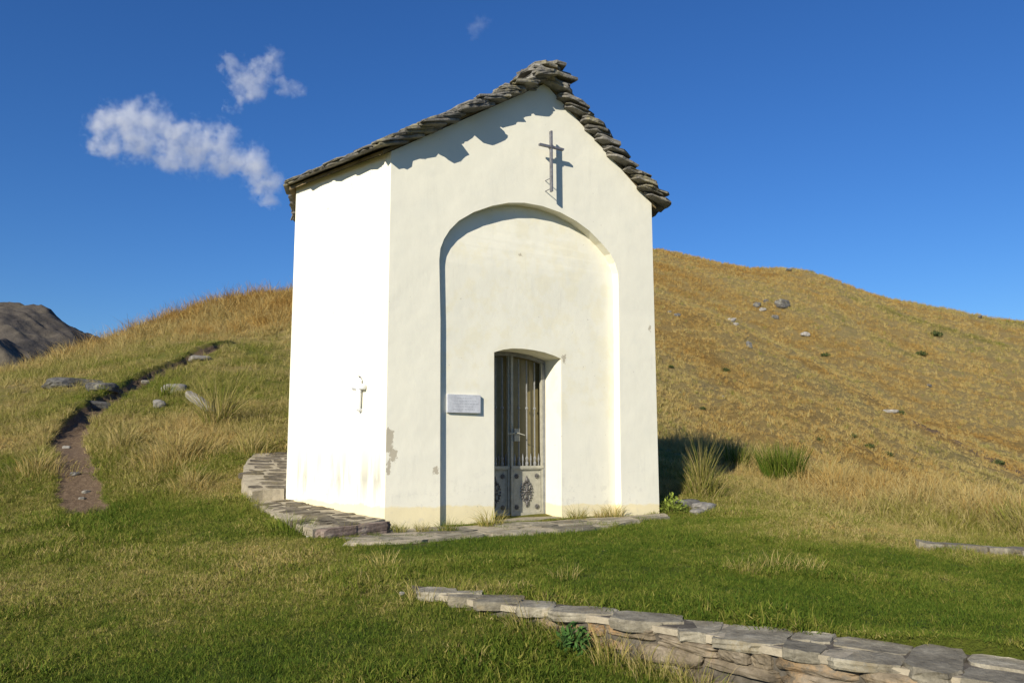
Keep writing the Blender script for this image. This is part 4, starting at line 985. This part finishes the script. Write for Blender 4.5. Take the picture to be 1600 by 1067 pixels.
for i, (px, py, s_, lab) in enumerate(((1132, 582, 1.5, 'dark green bush on the near slope below the spur crest'), (1406, 648, 1.3, 'green bush beside the pale ledge on the lower hillside'), (1278, 690, 1.2, 'small dark bush low on the near hillside'), (1332, 684, 1.2, 'small dark bush right of the lowest one on the near hillside'), (1358, 700, 1.4, 'olive bush near the foot of the hillside'), (1386, 714, 1.5, 'round olive bush just above the knoll grass'),
                                      (1462, 526, 1.6, 'dark bush high on the far hillside'), (1290, 557, 1.2, 'dark bush in the middle of the near spur edge'), (1048, 575, .9, 'low green bush on the near slope close to the chapel'), (1098, 640, .9, 'dark low bush at the foot of the near slope'), (1440, 556, 1.4, 'dark bush below the high one on the far hillside'), (1560, 726, 1.4, 'dark scrub at the right end of the near spur'))):
    d = ray(px, py); d = d / math.hypot(d[0], d[1]); Ds = np.linspace(60, 335, 500); Q = CAM + Ds[:, None] * d
    kk = np.where(Q[:, 2] < hill_z(Q[:, 0], Q[:, 1])[0])[0]; q = Vector(Q[kk[0]]) if len(kk) else Vector(Q[-1])
    sz = s_ * Ds[kk[0] if len(kk) else -1] / 150
    leafy('hill_bush', 0, 0, lab, 220, .75 * sz, .7 * sz, (.055, .075, .022), 80 + i, q, .11 * sz)['group'] = 'bushes on the hillside'

# ------------------------------------------------------------------ clouds
CL, t, b = material('cloud_vapour')
t.nodes.remove(b); out = [n for n in t.nodes if n.type == 'OUTPUT_MATERIAL'][0]
tc = N(t, 'ShaderNodeTexCoord').outputs['Object']
pv_ = N(t, 'ShaderNodeVolumePrincipled'); pv_.inputs['Color'].default_value = (1, 1, 1, 1); pv_.inputs['Anisotropy'].default_value = 0.
ds_ = N(t, 'ShaderNodeAttribute', attribute_type='OBJECT', attribute_name='density').outputs['Fac']
def cloud(name, blobs, D, label, dens, seed):
    """blobs: (px, py, radius px); lumpy domain, vapour density falls off with distance from the blob centres"""
    c = np.mean([(a, b_) for a, b_, _ in blobs], 0); o0 = atD(c[0], c[1], D); k = D / F * 1.1
    C3 = [np.array([(a - c[0]) * k, RNG.uniform(-6, 6), -(b_ - c[1]) * k]) for a, b_, _ in blobs]; R3 = [r * k * .86 for *_, r in blobs]
    bm = bmesh.new()
    mb = bpy.data.metaballs.new('tmp'); mb.resolution = 5; mb.threshold = .2
    for cc, rr in zip(C3, R3):
        e = mb.elements.new(); e.co = cc; e.radius = rr * 2.0
    ob = bpy.data.objects.new('tmp', mb); COL.objects.link(ob); dg = bpy.context.evaluated_depsgraph_get(); dg.update()
    me = bpy.data.meshes.new_from_object(ob.evaluated_get(dg)); COL.objects.unlink(ob); bpy.data.objects.remove(ob)
    me.materials.clear(); me.name = name
    m_ = bpy.data.materials.new(name + '_vapour'); m_.use_nodes = True; t_ = m_.node_tree; t_.nodes.clear()
    ou = t_.nodes.new('ShaderNodeOutputMaterial'); v_ = t_.nodes.new('ShaderNodeVolumePrincipled'); v_.inputs['Color'].default_value = (1, 1, 1, 1)
    v_.inputs['Anisotropy'].default_value = 0.0
    tc_ = N(t_, 'ShaderNodeTexCoord').outputs['Object']
    nz_ = N(t_, 'ShaderNodeTexNoise'); nz_.inputs['Scale'].default_value = .035; nz_.inputs['Detail'].default_value = 6; nz_.inputs['Roughness'].default_value = .6
    t_.links.new(tc_, nz_.inputs['Vector'])
    wv_ = N(t_, 'ShaderNodeVectorMath', operation='MULTIPLY_ADD'); t_.links.new(nz_.outputs['Color'], wv_.inputs[0]); wv_.inputs[1].default_value = (52, 52, 52); t_.links.new(tc_, wv_.inputs[2])
    acc = None
    for cc, rr in zip(C3, R3):
        sb = N(t_, 'ShaderNodeVectorMath', operation='DISTANCE'); t_.links.new(wv_.outputs[0], sb.inputs[0]); sb.inputs[1].default_value = tuple(cc + 26)
        q = mth(t_, 'SUBTRACT', 1., mth(t_, 'DIVIDE', sb.outputs['Value'], rr)); acc = q if acc is None else mth(t_, 'MAXIMUM', acc, q)
    f_ = noise(t_, tc_, .07, 9, .72)
    q = mth(t_, 'ADD', acc, mth(t_, 'MULTIPLY', mth(t_, 'SUBTRACT', f_, .53), 3.0))
    q = mth(t_, 'MULTIPLY', mth(t_, 'MAXIMUM', q, 0.), dens)
    t_.links.new(q, v_.inputs['Density']); t_.links.new(v_.outputs[0], ou.inputs['Volume'])
    me.materials.append(m_)
    o = bpy.data.objects.new(name, me); COL.objects.link(o); o.location = o0
    o.rotation_euler = (0, 0, -math.atan2((o0 - CAM)[0], (o0 - CAM)[1]))
    return tag(o, label, 'cloud')
cloud('cloud', [(188, 240, 22), (192, 215, 28), (215, 205, 34), (245, 205, 36), (275, 220, 38), (310, 220, 38), (335, 215, 32), (350, 238, 34), (380, 245, 34), (400, 268, 28), (405, 285, 18), (300, 240, 30), (230, 232, 34), (272, 245, 30), (200, 240, 26), (335, 248, 26)], 1100, 'larger long white cloud, lower left of the smaller one in the blue sky', .045, 1)
cloud('cloud', [(365, 108, 18), (385, 125, 26), (405, 115, 28), (420, 100, 22), (424, 85, 14), (400, 140, 24), (380, 160, 18), (440, 125, 18), (460, 132, 12), (366, 178, 8)], 1150, 'smaller ragged white cloud above the larger one, left of the chapel roof', .035, 2)
cloud('cloud', [(748, 38, 18), (744, 46, 14), (760, 30, 12)], 1200, 'faint wisp of cloud at the top of the sky, above the chapel', .008, 3)
